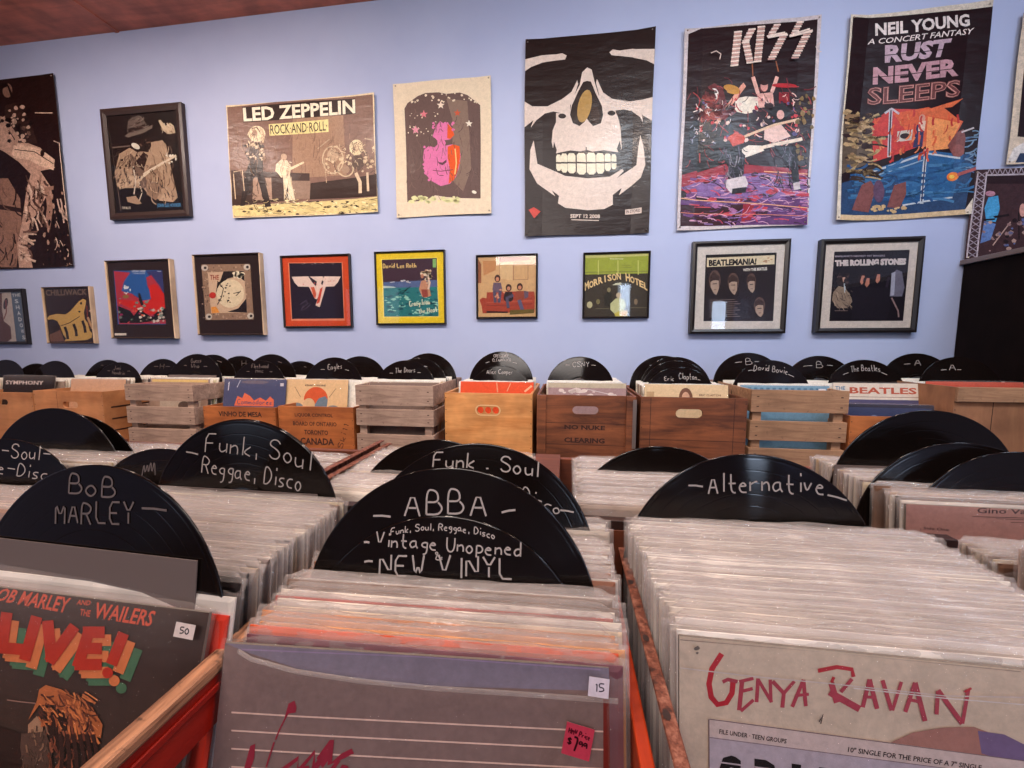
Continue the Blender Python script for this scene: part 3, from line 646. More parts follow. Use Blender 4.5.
# --- framed pictures
def framed(k, label, rim, prof, depth, draw, glass=True, cat='framed picture', sides=None):
    x0, x1, z0, z1, y, q = Q[k]; w, h = x1 - x0, z1 - z0
    root = empty('framed_picture', ((x0 + x1) / 2, WALL_Y - .001, z0)); tag(root, label, cat)
    yf = -(WALL_Y - y)
    f = MB()
    o = [(-w / 2, 0), (w / 2, 0), (w / 2, h), (-w / 2, h)]; i = [(-w / 2 + prof, prof), (w / 2 - prof, prof), (w / 2 - prof, h - prof), (-w / 2 + prof, h - prof)]
    for k2 in range(4):                                     # four mitred lengths of moulding
        n = (k2 + 1) % 4; A, B, C2, D = o[k2], o[n], i[n], i[k2]
        mid = [((p[0] * .55 + q2[0] * .45), (p[1] * .55 + q2[1] * .45)) for p, q2 in ((A, D), (B, C2))]
        v = [(A[0], 0, A[1]), (B[0], 0, B[1]), (A[0], yf + .002, A[1]), (B[0], yf + .002, B[1]), (mid[0][0], yf - .001, mid[0][1]), (mid[1][0], yf - .001, mid[1][1]),
             (D[0], yf + .004, D[1]), (C2[0], yf + .004, C2[1]), (D[0], 0, D[1]), (C2[0], 0, C2[1])]
        f.add(v, [(0, 1, 3, 2), (2, 3, 5, 4), (4, 5, 7, 6), (6, 7, 9, 8), (8, 9, 1, 0), (0, 2, 4, 6, 8), (9, 7, 5, 3, 1)], 1 if (sides and k2 in (1, 3)) else 0)
    f.build('frame', [rim, sides or rim], root)
    a = Art(w - 2 * prof, h - 2 * prof, None, .003)
    hf = homog(q, w, h)
    a.f = lambda x, y2: (lambda p: (p[0], p[1] - prof))(hf(x, y2))
    draw(a)
    a.build('print', printed('framed_print', .5, 0.0, .12, .96), root, (0, yf + .010, prof))
    if glass: MB().box(-w / 2 + prof, w / 2 - prof, 0, .0015, prof, h - prof).build('glass', pane('picture_glass'), root, (0, yf + .0065, 0))
    return root
black = plain('black_frame_paint', (26, 20, 20), .35); brown = plain('dark_brown_frame', (52, 36, 32), .4); maple = wood('pale_wood_side', (210, 182, 150), (186, 156, 124), (30, 30, 3), .5)

def d(a):
    a.view(95, 100, 6.4); a.rect((34, 22, 22), 0, 0, 700, 800); a.line((110, 92, 84), "66,105 155,705", 5)
    a.line((120, 100, 90), "100,300 215,288", 8); a.line((90, 75, 70), "110,360 200,310", 4)
    a.poly((178, 148, 124), "145,340 210,300 260,330 300,320 350,265 420,252 445,280 470,400 520,620 490,650 410,640 330,600 300,560 180,560 130,550 115,460"); a.poly((120, 96, 84), "210,330 300,420 330,560 290,560 230,470")
    a.poly((152, 122, 102), "320,420 400,400 420,560 380,640 320,600"); a.poly((60, 40, 36), "240,400 300,330 330,350 300,450"); a.poly((44, 28, 26), "215,250 345,240 350,290 330,330 270,320 230,290"); a.blobs((110, 80, 66), 8, 230, 245, 340, 290, 4, 9, 1.2, 2)
    a.poly((120, 104, 96), "178,225 215,200 345,160 358,150 356,175 300,205 200,235"); a.poly((104, 90, 84), "195,195 200,130 225,108 265,92 285,98 320,150 310,180 260,200 205,212"); a.poly((60, 44, 42), "200,180 310,150 315,172 205,205")
    a.ell((226, 216, 200), 250, 290, 30, 16, 30); a.poly((216, 190, 162), "395,125 410,122 440,160 470,140 495,160 505,205 460,215 425,190"); a.poly((50, 34, 32), "440,210 500,215 505,290 460,300")
    a.poly((200, 172, 146), "130,530 210,485 260,480 300,500 260,530 150,570"); a.line((222, 204, 180), "280,500 340,450 430,395 510,350", 16); a.blobs((236, 226, 210), 9, 430, 330, 520, 400, 6, 12, 1, 4)
    a.line((210, 196, 180), "235,420 250,520 240,600", 8); a.line((200, 186, 170), "270,520 292,590 270,650", 7); a.poly((170, 140, 118), "190,620 250,610 290,660 260,665 200,650"); a.poly((190, 160, 136), "400,640 430,600 480,585 490,650"); a.blobs((30, 18, 18), 26, 140, 350, 330, 640, 4, 12, .7, 6)
    a.hatch([(206, 176, 150), (140, 112, 96), (90, 68, 60)], 70, 130, 320, 250, 540, 40, 5, 110, 30, 2); a.hatch([(196, 166, 140), (120, 94, 80), (80, 58, 50)], 70, 340, 280, 490, 630, 60, 5, 75, 18, 3); a.hatch([(60, 42, 38), (176, 150, 130)], 40, 225, 310, 340, 560, 40, 4, 60, 30, 4); a.hatch([(150, 132, 122), (70, 56, 52)], 30, 200, 105, 310, 190, 40, 4, -15, 12, 5); a.hatch([(240, 220, 196), (160, 130, 108)], 14, 400, 135, 495, 205, 26, 4, 60, 20, 6)
    a.line((226, 206, 184), "300,470 345,440 430,395 510,350", 8); a.tx((76, 130, 176), 'JOHN LEE HOOKER', 388, 660, 542, 690, -.02, .04); a.tx((200, 190, 180), 'THE BLUES', 162, 680, 220, 696, 0, .02)
framed('hooker', 'dark wood framed photo of a bluesman in a hat with raised hand', brown, .036, .03, d)
def d(a):
    a.view(0, 280, 10.24); a.rect((196, 180, 170), -300, 90, 215, 660); a.poly((84, 100, 120), "90,120 190,120 240,640 150,640"); a.poly((96, 60, 50), "-60,100 0,130 0,300 20,420 90,480 100,600 60,640 -60,640"); a.ell((60, 34, 30), 38, 240, 22, 60, 10); a.line((130, 60, 44), "20,400 45,330 40,200", 12)
    a.text((206, 206, 206), 'THE', (100, 140), (186, 134), (190, 166), (104, 172), .02)
    for i, ch in enumerate('SHADOWS'): a.text((214, 220, 226), ch, (128 + i * 13, 196 + i * 62), (164 + i * 12, 196 + i * 62), (172 + i * 12, 236 + i * 62), (134 + i * 13, 236 + i * 62), .02)
framed('shadow', 'black framed record cover with a blue band of vertical lettering, by the torn guitarist poster', black, .018, .02, d)
def d(a):
    a.view(0, 280, 10.24); a.rect((60, 36, 30), 300, 60, 1000, 700); a.text((124, 104, 92), 'CHILLIWACK', (446, 96), (866, 88), (870, 150), (452, 160), .02)
    G = (208, 166, 92)
    a.poly(G, "465,390 490,362 560,345 650,352 700,320 790,215 830,190 862,205 858,250 840,330 850,400 880,440 900,520 924,545 920,590 870,615 640,628 660,600 630,560 600,480 570,420 520,400 470,408")
    for x, y in ((645, 480), (735, 450), (825, 415)): a.line((52, 30, 26), [(x, y), (x + 22, y + 60), (x + 32, y + 125)], 28)
    a.line((70, 44, 34), "600,470 690,440 800,370", 7); a.ell((40, 24, 20), 812, 236, 12, 14); a.ell((40, 24, 20), 795, 322, 12, 10); a.poly((120, 80, 64), "490,560 600,510 640,628 500,632"); a.line((150, 60, 40), "870,260 880,400 900,470", 8); a.blobs((200, 170, 150), 5, 880, 220, 920, 320, 8, 16, .8, 2); a.line((190, 150, 110), "880,380 930,500", 22)
framed('chill', 'thin framed brown picture with a golden electric guitar body', plain('brown_edge', (70, 46, 38), .4), .006, .02, d, True, sides=maple)
def d(a):
    a.view(100, 250, 8.085); a.rect((58, 38, 34), -100, -100, 900, 900)
    a.poly((40, 90, 160), "95,165 490,160 520,600 130,600"); a.poly((54, 56, 110), "360,170 490,162 500,350 420,260"); a.poly((176, 50, 66), "98,168 230,180 180,250 160,330 240,350 330,410 420,390 370,290 360,220 400,200 470,290 505,360 520,595 140,598")
    a.poly((206, 34, 26), "330,410 400,400 380,290 430,270 505,350 515,480 420,520 300,500 140,430 135,400"); a.poly((30, 22, 22), "130,450 230,490 260,530 300,480 340,500 400,540 470,480 520,470 518,560 300,590 145,590")
    a.blobs([(226, 214, 206), (120, 110, 96), (200, 190, 180)], 26, 290, 470, 510, 580, 6, 18, 1.2, 3); a.blobs((230, 236, 240), 9, 170, 280, 240, 350, 6, 16, .8, 4); a.ell((140, 110, 60), 195, 375, 26, 14); a.poly((36, 24, 24), "295,350 310,345 340,440 320,450 300,400")
    a.blobs([(230, 100, 70), (150, 40, 90), (120, 140, 130)], 30, 130, 380, 510, 595, 5, 14, 1.4, 8); a.tx((200, 210, 230), 'URIAH HEEP', 245, 160, 355, 176); a.tx((200, 210, 230), 'THE MAGICIANS', 255, 182, 352, 192, 0, .01); a.line((200, 210, 230), "450,170 482,170", 5)
    a.rect((226, 216, 206), 106, 672, 200, 690)
framed('heep', 'pale sided frame holding a small red and blue fantasy landscape', brown, .008, .03, d, True, sides=maple)
def d(a):
    a.view(185, 245, 8.08); a.rect((56, 36, 32), -100, -100, 900, 900); a.poly((150, 120, 100), "120,155 515,150 545,600 155,605"); a.blobs([(96, 68, 54), (190, 160, 136)], 200, 130, 160, 530, 598, 4, 9, 1, 3)
    a.poly((206, 176, 150), "172,220 465,205 490,545 200,550"); a.poly((46, 32, 30), "300,210 465,208 470,290 420,250 330,270 250,300 240,380"); a.poly((44, 30, 30), "420,510 485,430 490,545 330,540"); a.ell((224, 206, 176), 355, 390, 112, 116, 20)
    a.blobs((236, 222, 196), 12, 380, 215, 455, 260, 8, 18, 1.4, 5); a.line((50, 36, 34), "250,290 300,350 280,430 250,480", 7); a.line((50, 36, 34), "380,390 420,380 440,370 400,410", 6); a.blobs((60, 44, 40), 18, 250, 280, 380, 500, 3, 9, 1.4, 6)
    a.ell((190, 50, 40), 212, 405, 28, 26); a.poly((226, 150, 70), "200,500 240,495 270,545 205,550"); a.tx((150, 60, 40), 'THE', 190, 240, 262, 280)
    for x, y in ((148, 182), (490, 176), (182, 578), (520, 572)): a.ell((206, 196, 186), x, y, 27, 25); a.ell((50, 32, 30), x + 4, y, 12, 11)
framed('hip', 'pale sided frame holding a mounted disc photo pinned at four corners', brown, .008, .03, d, True, sides=maple)
def d(a):
    a.view(280, 250, 9.6); a.rect((206, 74, 34), -100, -100, 900, 900); a.poly((226, 140, 110), "66,118 592,112 612,676 98,678"); a.poly((46, 32, 54), "76,124 584,118 606,656 106,660")
    L = (232, 206, 196)
    a.poly(L, "102,254 262,250 300,310 335,345 345,300 275,252 400,250 415,300 400,350 372,420 345,470 325,465 268,350 165,348 130,310"); a.poly(L, "415,250 575,252 545,310 510,346 430,350 372,548 332,528 400,330 388,300")
    a.poly((206, 92, 60), "285,355 318,350 340,420 330,462 315,450"); a.poly((206, 70, 40), "376,370 402,350 370,500 340,520"); a.poly((46, 32, 54), "300,290 340,310 330,332"); a.poly((46, 32, 54), "395,285 410,300 398,335 385,320"); a.blobs((210, 90, 80), 8, 170, 265, 510, 330, 3, 7, 1.4, 2)
    a.blobs((200, 190, 190), 8, 120, 124, 560, 134, 3, 5, 1.5, 4); a.line((96, 82, 104), "185,520 230,490 245,475 250,510 285,520 240,560 190,580 215,530", 6); a.line((96, 82, 104), "200,560 260,510", 5)
framed('vh', 'thin black framed record cover with an orange mat and winged logo', black, .009, .02, d)
def d(a):
    a.view(370, 247, 9.48); a.rect((236, 204, 40), -100, -100, 900, 900); a.poly((250, 226, 110), "96,112 634,94 650,664 120,668"); a.poly((84, 58, 78), "104,118 628,100 634,380 120,385"); a.poly((86, 104, 150), "120,330 632,310 634,385 120,388"); a.poly((38, 118, 122), "120,386 634,376 646,656 128,660")
    a.poly((190, 206, 206), "120,366 220,374 240,384 120,388"); a.blobs((150, 206, 190), 44, 130, 440, 640, 650, 4, 14, 2.4, 5); a.blobs((24, 84, 96), 40, 130, 400, 640, 650, 5, 16, 2.4, 7); a.blobs((206, 206, 214), 8, 170, 310, 420, 340, 4, 12, 2, 6)
    a.poly((196, 140, 110), "478,320 520,310 550,360 575,460 520,480 490,470 460,400"); a.fuzz([(226, 200, 170), (196, 160, 130), (236, 216, 190)], "500,235 545,245 555,330", 30, 18, 3); a.ell((190, 130, 104), 490, 272, 15, 22); a.poly((150, 70, 60), "480,400 540,400 545,470 495,474"); a.line((230, 200, 180), "545,280 560,340 548,400", 18)
    a.line((40, 60, 60), "280,420 340,400 380,370 300,440 350,390", 5); a.hand((230, 200, 130), 'David Lee Roth', 120, 196, 430, 190, 40, 8); a.hand((220, 226, 200), 'Crazy from', 372, 560, 560, 540, 50, 9); a.hand((220, 226, 200), 'the Heat', 460, 630, 632, 610, 44, 8); a.rect((130, 180, 110), 590, 110, 622, 190)
framed('der', 'thin black framed record cover with a bright yellow mat and bather in green water', black, .008, .02, d)
def d(a):
    a.view(472, 250, 10.67); a.rect((214, 172, 124), -100, -100, 900, 900); a.poly((196, 138, 90), "110,110 250,110 250,210 120,270"); a.poly((222, 186, 140), "290,130 430,130 430,320 290,300"); a.line((150, 106, 84), "440,135 595,130 595,310 440,315", 8, True); a.line((170, 120, 90), "290,130 290,300", 5)
    a.poly((176, 106, 80), "280,70 610,70 610,100 290,125"); a.poly((150, 90, 60), "60,90 95,150 95,350 60,350"); a.poly((168, 66, 46), "75,530 110,505 150,515 155,450 330,440 660,440 670,500 665,660 110,675 100,600"); a.line((120, 40, 32), "150,590 400,590 640,570", 6); a.poly((70, 30, 26), "150,650 380,655 380,672 150,670"); a.line((190, 90, 66), "150,560 640,540", 12)
    for hx, hy, bx, sh in ((268, 300, 265, (110, 90, 110)), (388, 400, 385, (60, 40, 44)), (508, 390, 510, (150, 70, 50))):
        a.ell((84, 44, 34), hx, hy, 32, 40); a.ell((206, 140, 110), hx, hy + 8, 18, 22); a.poly(sh, [(bx - 52, hy + 120), (bx - 40, hy + 45), (bx + 40, hy + 45), (bx + 55, hy + 120), (bx + 30, hy + 150), (bx - 30, hy + 150)])
    a.line((84, 78, 104), "235,430 245,560", 32); a.line((84, 78, 104), "300,430 285,560", 32); a.line((84, 78, 104), "440,480 370,510 385,620", 34); a.line((96, 92, 124), "500,530 535,640 560,670", 40); a.poly((104, 84, 104), "550,430 600,440 600,500 560,520"); a.poly((110, 90, 40), "400,640 660,630 660,672 400,690"); a.rect((214, 170, 120), 60, 690, 690, 715)
    a.blobs((216, 150, 120), 6, 240, 410, 350, 520, 8, 14, 1.3, 3)
framed('cros', 'thin black framed record cover of three people on a red couch', black, .009, .02, d)
def d(a):
    a.view(578, 246, 10.1); a.rect((84, 76, 62), -100, -100, 900, 900); a.poly((160, 170, 62), "55,75 720,55 720,272 60,285"); a.poly((200, 196, 120), "55,85 720,65 720,95 60,120"); a.line((110, 110, 60), "60,262 720,250", 6)
    for x in (208, 407, 612): a.line((206, 206, 120), [(x, 140), (x, 285)], 9)
    a.line((90, 90, 50), "450,190 530,190 440,215 540,215", 4); a.tx((236, 232, 200), 'THE DOORS', 325, 118, 460, 132)
    a.poly((120, 130, 140), "405,370 520,370 520,600 405,600"); a.poly((214, 216, 190), "385,372 440,365 440,390 350,392"); a.blobs((200, 210, 220), 14, 420, 380, 515, 520, 5, 11, 1, 4)  # bluish upright patch with pale flecks: window reflection painted into the print
    a.poly((60, 58, 46), "265,500 300,460 340,470 350,560 330,620 270,600"); a.ell((140, 130, 96), 315, 440, 18, 24); a.poly((200, 200, 150), "330,580 380,530 420,520 470,540 490,600 470,640 370,680 330,640"); a.ell((210, 190, 160), 415, 495, 26, 28); a.poly((206, 190, 80), "370,680 450,640 510,660 500,715 380,715"); a.poly((220, 170, 60), "430,670 500,640 500,700 440,710")
    a.ell((196, 190, 150), 120, 592, 28, 34); a.ell((130, 120, 80), 205, 560, 20, 26); a.ell((140, 120, 96), 588, 560, 18, 30); a.line((120, 116, 90), "180,630 320,630", 5); a.line((120, 116, 90), "520,620 700,620", 5)
    for i, ch in enumerate('MORRISON HOTEL'):
        if ch == ' ': continue
        u = i / 13.0; x = 70 + 600 * u - 4; yb = 440 - 95 * math.sin(math.pi * min(1, (u * 1.0))) - (20 if u > .5 else 0) * (1 - u); sl = (.5 - u) * .5 * 44; hh = 84 if ch in 'MH' else 68; wi = 16 if ch == 'I' else 0
        a.text((238, 206, 150), ch, (x + wi, yb - hh + sl), (x + 44 - wi, yb - hh - sl), (x + 50 - wi, yb - sl), (x + 6 + wi, yb + sl), .03)
framed('morr', 'thin black framed record cover with lettering arched over a dark shop window', black, .009, .02, d)
def d(a):
    a.view(690, 235, 7.68); a.rect((216, 206, 200), -100, -100, 900, 900); a.poly((30, 22, 22), "126,150 674,132 646,660 108,662"); a.poly((52, 38, 40), "132,245 660,225 640,656 116,660"); a.poly((222, 206, 176), "136,174 658,152 656,222 134,244")
    a.text((34, 26, 26), 'BEATLEMANIA!', (150, 188), (520, 174), (516, 226), (150, 238), .05); a.text((220, 214, 206), 'WITH THE BEATLES', (414, 256), (600, 244), (600, 268), (414, 278), .05); a.blobs((196, 150, 120), 8, 570, 170, 640, 210, 4, 7, 2, 3)
    F = (176, 150, 134)
    for x, y, rx, ry, lit in ((196, 370, 42, 90, 1), (338, 380, 40, 78, 1), (478, 375, 34, 68, 0), (540, 560, 40, 70, 0)):
        a.ell((96, 72, 66), x, y - 22, rx * 1.08, ry * .9); a.poly(F, [(x - rx * .8, y - 20), (x + rx * .7, y - 25), (x + rx * .75, y + 40), (x + rx * .3, y + ry), (x - rx * .2, y + ry * .85), (x - rx * .75, y + 30)])
        a.poly((40, 28, 28), [(x + rx * .1, y), (x + rx * .8, y - 25), (x + rx * .8, y + 40), (x + rx * .35, y + ry)]) if False else None
        a.poly((84, 62, 56), [(x - rx, y - 50), (x - rx * .2, y - ry), (x + rx * .9, y - 50), (x + rx * .8, y - 20), (x - rx * .2, y - 26), (x - rx * .85, y - 8)]); a.line((60, 44, 42), [(x - rx * .4, y + 4), (x + rx * .4, y + 2)], 6); a.line((100, 74, 66), [(x - 6, y + ry * .55), (x + rx * .3, y + ry * .53)], 5)
    for i in range(9): a.line((128, 108, 104), [(155, 500 + i * 16), (350 + (i % 3) * 20, 495 + i * 16)], 5)
framed('beat', 'wide black framed record cover with a cream title band and dark faces', black, .021, .025, d)
def d(a):
    a.view(815, 235, 7.68); a.rect((214, 200, 192), -100, -100, 900, 900); a.poly((32, 24, 36), "158,125 742,110 690,658 118,660"); a.text((170, 160, 176), "ENGLAND'S NEWEST HIT MAKERS", (165, 154), (550, 148), (550, 162), (165, 168), .02)
    a.text((214, 200, 200), 'THE ROLLING STONES', (162, 190), (716, 174), (712, 226), (164, 238), .08)
    a.poly((150, 128, 112), "148,440 190,390 240,400 290,480 296,510 260,560 180,560 140,500"); a.poly((60, 44, 46), "170,350 220,310 250,330 245,390 190,385"); a.poly((206, 160, 140), "220,325 245,320 244,360 226,362"); a.line((190, 200, 210), "236,370 240,440", 12)
    for x, y in ((370, 330), (408, 350), (490, 320)): a.ell((54, 36, 44), x, y, 28, 34); a.poly((196, 130, 110), [(x, y - 20), (x + 22, y - 20), (x + 20, y + 25), (x, y + 50), (x - 14, y + 30)])
    a.hatch([(120, 100, 88), (180, 156, 136), (90, 74, 70)], 44, 150, 400, 285, 560, 40, 5, 60, 25, 2); a.fuzz([(90, 66, 66), (60, 44, 50)], "200,320 250,310 250,380", 22, 12, 3)
    a.poly((40, 32, 46), "300,400 580,400 590,560 560,650 290,650"); a.poly((110, 106, 124), "600,300 640,262 680,280 700,400 680,470 585,470"); a.line((150, 120, 120), "600,480 650,580 655,630", 12); a.line((60, 50, 70), "580,320 560,400", 20); a.poly((170, 170, 190), "600,290 630,280 620,460 590,465"); a.line((120, 100, 100), "160,580 260,580", 5)
framed('ston', 'wide black framed record cover with white lettering over dim figures', black, .021, .025, d)

# ================================================================== record sleeves
LP = 0.315
cover_me = None
def grid_mesh(name, rows, closed=False):
    b = MB(); n = len(rows[0])
    for r in rows: b.v += r
    for i in range(len(rows) - 1):
        for j in range(n - 1): b.face((i * n + j, i * n + j + 1, (i + 1) * n + j + 1, (i + 1) * n + j))
    return b
def cover_mesh():
    b = MB(); w = LP / 2; t = .0016
    # card cover: slightly pillowed, open at its side edge
    xs = [-w, -w + .004, 0, w - .004, w]; zs = [0, .004, .16, LP - .004, LP]
    for sgn in (-1, 1):
        o = len(b.v)
        for z in zs:
            for x in xs:
                e = (abs(x) > w - .001) or z < .001 or z > LP - .001
                b.v.append((x, sgn * (t * .45 if e else t), z))
        for i in range(4):
            for j in range(4):
                f = (o + i * 5 + j, o + i * 5 + j + 1, o + (i + 1) * 5 + j + 1, o + (i + 1) * 5 + j)
                b.face(f if sgn < 0 else f[::-1])
    rim = [0, 1, 2, 3, 4, 9, 14, 19, 24, 23, 22, 21, 20, 15, 10, 5]
    for i in range(16):
        a, c = rim[i], rim[(i + 1) % 16]; b.face((a, a + 25, c + 25, c))
    return b
def bag_mesh(seed, clear=False):
    """outer sleeve: slips over the cover; its loose mouth flops back over the next record and crumples"""
    q = random.Random(seed); w = LP / 2 + .0045; n = 44 if not clear else 24
    ns = lambda a, b, c: mnoise.noise(Vector((a, b, c + seed * 7.3)))
    cols = []; k = .25 if clear else 1.0
    for j in range(n):
        u = j / (n - 1); x = -w + 2 * w * u; e = min(u, 1 - u) * n
        t = .0004 if e < .5 else (.0019 if e < 2 else .0023)
        back = k * (.0075 + .003 * ns(u * 5, 0, 0) + .0015 * ns(u * 16, 1, 0)); hh = (.005 if clear else .0065) + k * (.0030 * ns(u * 4, 2, 0) + .0016 * ns(u * 14, 3, 0))
        if e < 1.5: back *= .5; hh *= .5
        c = [(x, -t, 0.0), (x, -t * 1.05, .15), (x, -t - .0002, .285), (x, -t, .304)]
        for r in range(5):
            f = (r + 1) / 6; cr = k * .0017
            c.append((x + cr * ns(u * 22, r, 5), -t + (back + t) * f ** 1.4 + cr * ns(u * 20, r * 1.3, 6), .308 + (LP + hh - .308) * math.sin(f * 1.5) + cr * 1.3 * ns(u * 18, r * 1.7, 8)))
        c += [(x, back, LP + hh), (x, back + .0012, LP + hh * .6), (x, t + .0003, .310), (x, t, .27), (x, t, 0.0)]
        cols.append(c)
    return grid_mesh('bag', cols)
cardm = card('cover_card'); polym = plastic('polythene_sleeve', .13, .14, 1.0, .34); clearm = plastic('clear_sleeve', .0, .14, .5, .3)
b0 = cover_mesh(); tmp = b0.build('cover', cardm); cover_me = tmp.data; bpy.data.objects.remove(tmp)
bags = []
tmp = bag_mesh(77, True).build('bag', clearm, smooth=True); clearbag = tmp.data; bpy.data.objects.remove(tmp)
for i in range(10):
    tmp = bag_mesh(100 + i).build('bag', polym, smooth=True); bags.append(tmp.data); bpy.data.objects.remove(tmp)

def place(o, x, ytop, bz, lean, yaw=0.0, h=LP):
    o.location = (x, ytop - h * math.sin(R(lean)), bz); o.rotation_euler = (-R(lean), 0, R(yaw))

proto = bpy.data.objects.new('record_sleeve', cover_me); proto_bag = bpy.data.objects.new('plastic_sleeve', bags[0])
def sleeve(x, ytop, bz, lean, yaw, col, label, group, bag=None):
    o = proto.copy(); COL.objects.link(o); c = proto_bag.copy(); COL.objects.link(c); c.parent = o; c.data = bag or rnd.choice(bags)
    c.location = (rnd.uniform(-.002, .002), 0, rnd.uniform(-.002, .001))
    o.color = rgb(col); place(o, x, ytop, bz, lean, yaw); tag(o, label, 'record', group); return o

PAL = [(228, 214, 200)] * 9 + [(206, 190, 176)] * 4 + [(166, 144, 130)] * 3 + [(130, 104, 90)] * 2 + [(236, 226, 214)] * 6 + [(120, 100, 92), (196, 170, 130), (150, 96, 70), (90, 84, 92), (214, 196, 160), (186, 150, 130)]
PALBROWN = [(150, 112, 84), (120, 86, 66), (176, 140, 108), (206, 186, 160), (60, 40, 36), (190, 160, 126), (96, 70, 60), (220, 204, 186)]
def stack(x, ys, bz, lean0, lean1, pal, label, group, yaw=0.0, skip=(), over={}):
    n = len(ys)
    for i, y in enumerate(ys):
        y += rnd.uniform(-.0009, .0009)
        if any(abs(y - s) < .0042 for s in skip): continue
        t = i / max(1, n - 1)
        z = bz[0] * (1 - t) + bz[1] * t if isinstance(bz, tuple) else bz
        xx = x[0] * (1 - t) + x[1] * t if isinstance(x, tuple) else x
        so = sleeve(xx + rnd.uniform(-.0035, .0035), y, z + rnd.uniform(-.0015, .002), lean0 * (1 - t) + lean1 * t, yaw + rnd.uniform(-.35, .35), over.get(i, rnd.choice(pal)), label, group)
        if isinstance(x, tuple): so.scale.x = 1 + .03 * t
def rng(a, b, st):
    n = int(round((b - a) / st)); return [a + (b - a) * i / n for i in range(n + 1)]

# front row
sleeve(-.4465, .2945, .712, 15.5, -1.5, (214, 52, 30), 'bright red record sleeve tucked right behind the black cover with brush lettering', None, clearbag)
sleeve(-.4435, .3000, .722, 13, -1.5, (236, 226, 214), 'white record sleeve between the red sleeve and the chalked disc divider', None, clearbag)
stack(-.452, rng(.314, .340, .0058), .722, 8, 8, [(30, 26, 30), (206, 190, 170), (226, 206, 176), (190, 170, 150), (40, 30, 30)], 'plain sleeve in the small batch just behind the divider with two chalk words', 'sleeves just behind the two word divider', -1.5)
stack(-.455, rng(.346, .487, .0058), .722, 8, 4, PAL, 'milky plastic sleeved record in the bin behind the brush lettered black cover', 'milky sleeves behind the brush lettered cover', -1)
stack(-.109, rng(.2925, .3535, .0056), (.697, .712), 13, 13.5, PAL, 'crinkled plastic sleeve between the ruled grey cover and the chalked discs', 'crinkled sleeves in front of the chalked discs', 1.5, (), {0: (120, 70, 80), 1: (226, 84, 36), 2: (232, 150, 70), 3: (226, 140, 60), 4: (214, 130, 66), 5: (226, 200, 170), 7: (180, 80, 70)})
stack(-.106, rng(.379, .460, .0058), .709, 12, 12, PAL, 'plastic sleeved record between the two tall overlapping chalked discs', 'sleeves between the overlapping discs', 1.0)
stack(-.104, rng(.482, .502, .0062), .712, 10, 9, PAL, 'plastic sleeved record behind the middle genre disc, at the back of its bin', 'sleeves at the back of the middle bin')
stack((.2475, .240), rng(.3135, .482, .0058), (.713, .7235), 9, 5, [(232, 220, 206)] * 8 + [(214, 200, 186)] * 4 + [(240, 230, 220)] * 4 + [(190, 170, 156), (206, 190, 170)], 'white crinkled sleeve packed between the red lettered cover and the single word disc', 'white sleeves behind the red lettered cover')
stack(.251, [.509], .712, 5, 5, PAL, 'plastic sleeved record standing directly behind the single word disc', None)
stack(.6475, rng(.438, .486, .0068), .716, 4, 4, [(226, 200, 186), (206, 170, 150), (232, 214, 200)], 'pinkish sleeved record at the near edge of the far right bin', 'pinkish sleeves at the edge of the bin')
stack(.650, rng(.506, .556, .0066), .688, 5, 5, PALBROWN, 'brown edged sleeve in the low batch before the pink credits cover', 'low brown edged sleeves')
stack(-.875, rng(.430, .489, .0066), .716, 8, 8, [(206, 160, 130), (190, 150, 130), (226, 200, 180)], 'tan sleeved record before the far left chalked disc', 'tan sleeves before the far left disc')
stack(-.875, [.516, .523], .716, 6, 6, PAL, 'plastic sleeved record right behind the far left chalked disc', 'sleeves behind the far left disc')
# back row
stack(-.905, rng(.548, .592, .0068), .738, 3, 1.5, PAL, 'white sleeved record in front of the blank pair of discs by the pale box', 'white sleeves before the blank pair of discs')
stack(-.915, rng(.642, .705, .0088), .728, 4, 4, PAL, 'white sleeved record behind the blank pair of discs by the pale box', 'white sleeves behind the blank pair of discs')
stack(-.590, rng(.572, .735, .0085), .712, 5, 5, PAL, 'sleeved record beside the long rusty rail and behind the scribbled disc', 'sleeves beside the long rusty rail')
stack(-.222, rng(.560, .776, .0066), .718, 12, 9, PAL, 'sleeved record in the rear bin around the blank disc behind the middle discs', 'sleeves around the blank rear disc', 0, (.6435,))
stack(.178, rng(.530, .757, .0066), .722, 6, 7, PAL, 'white sleeved record in the rear bin around the streaked blank disc', 'white sleeves around the streaked blank disc', 0, (.670,))
stack(.632, rng(.616, .822, .0067), .718, 5, 2, PALBROWN + PAL[:8], 'dark edged sleeve in the rear bin behind the pink credits cover', 'dark edged sleeves behind the pink credits cover', 0, (.6575, .6835, .7570))

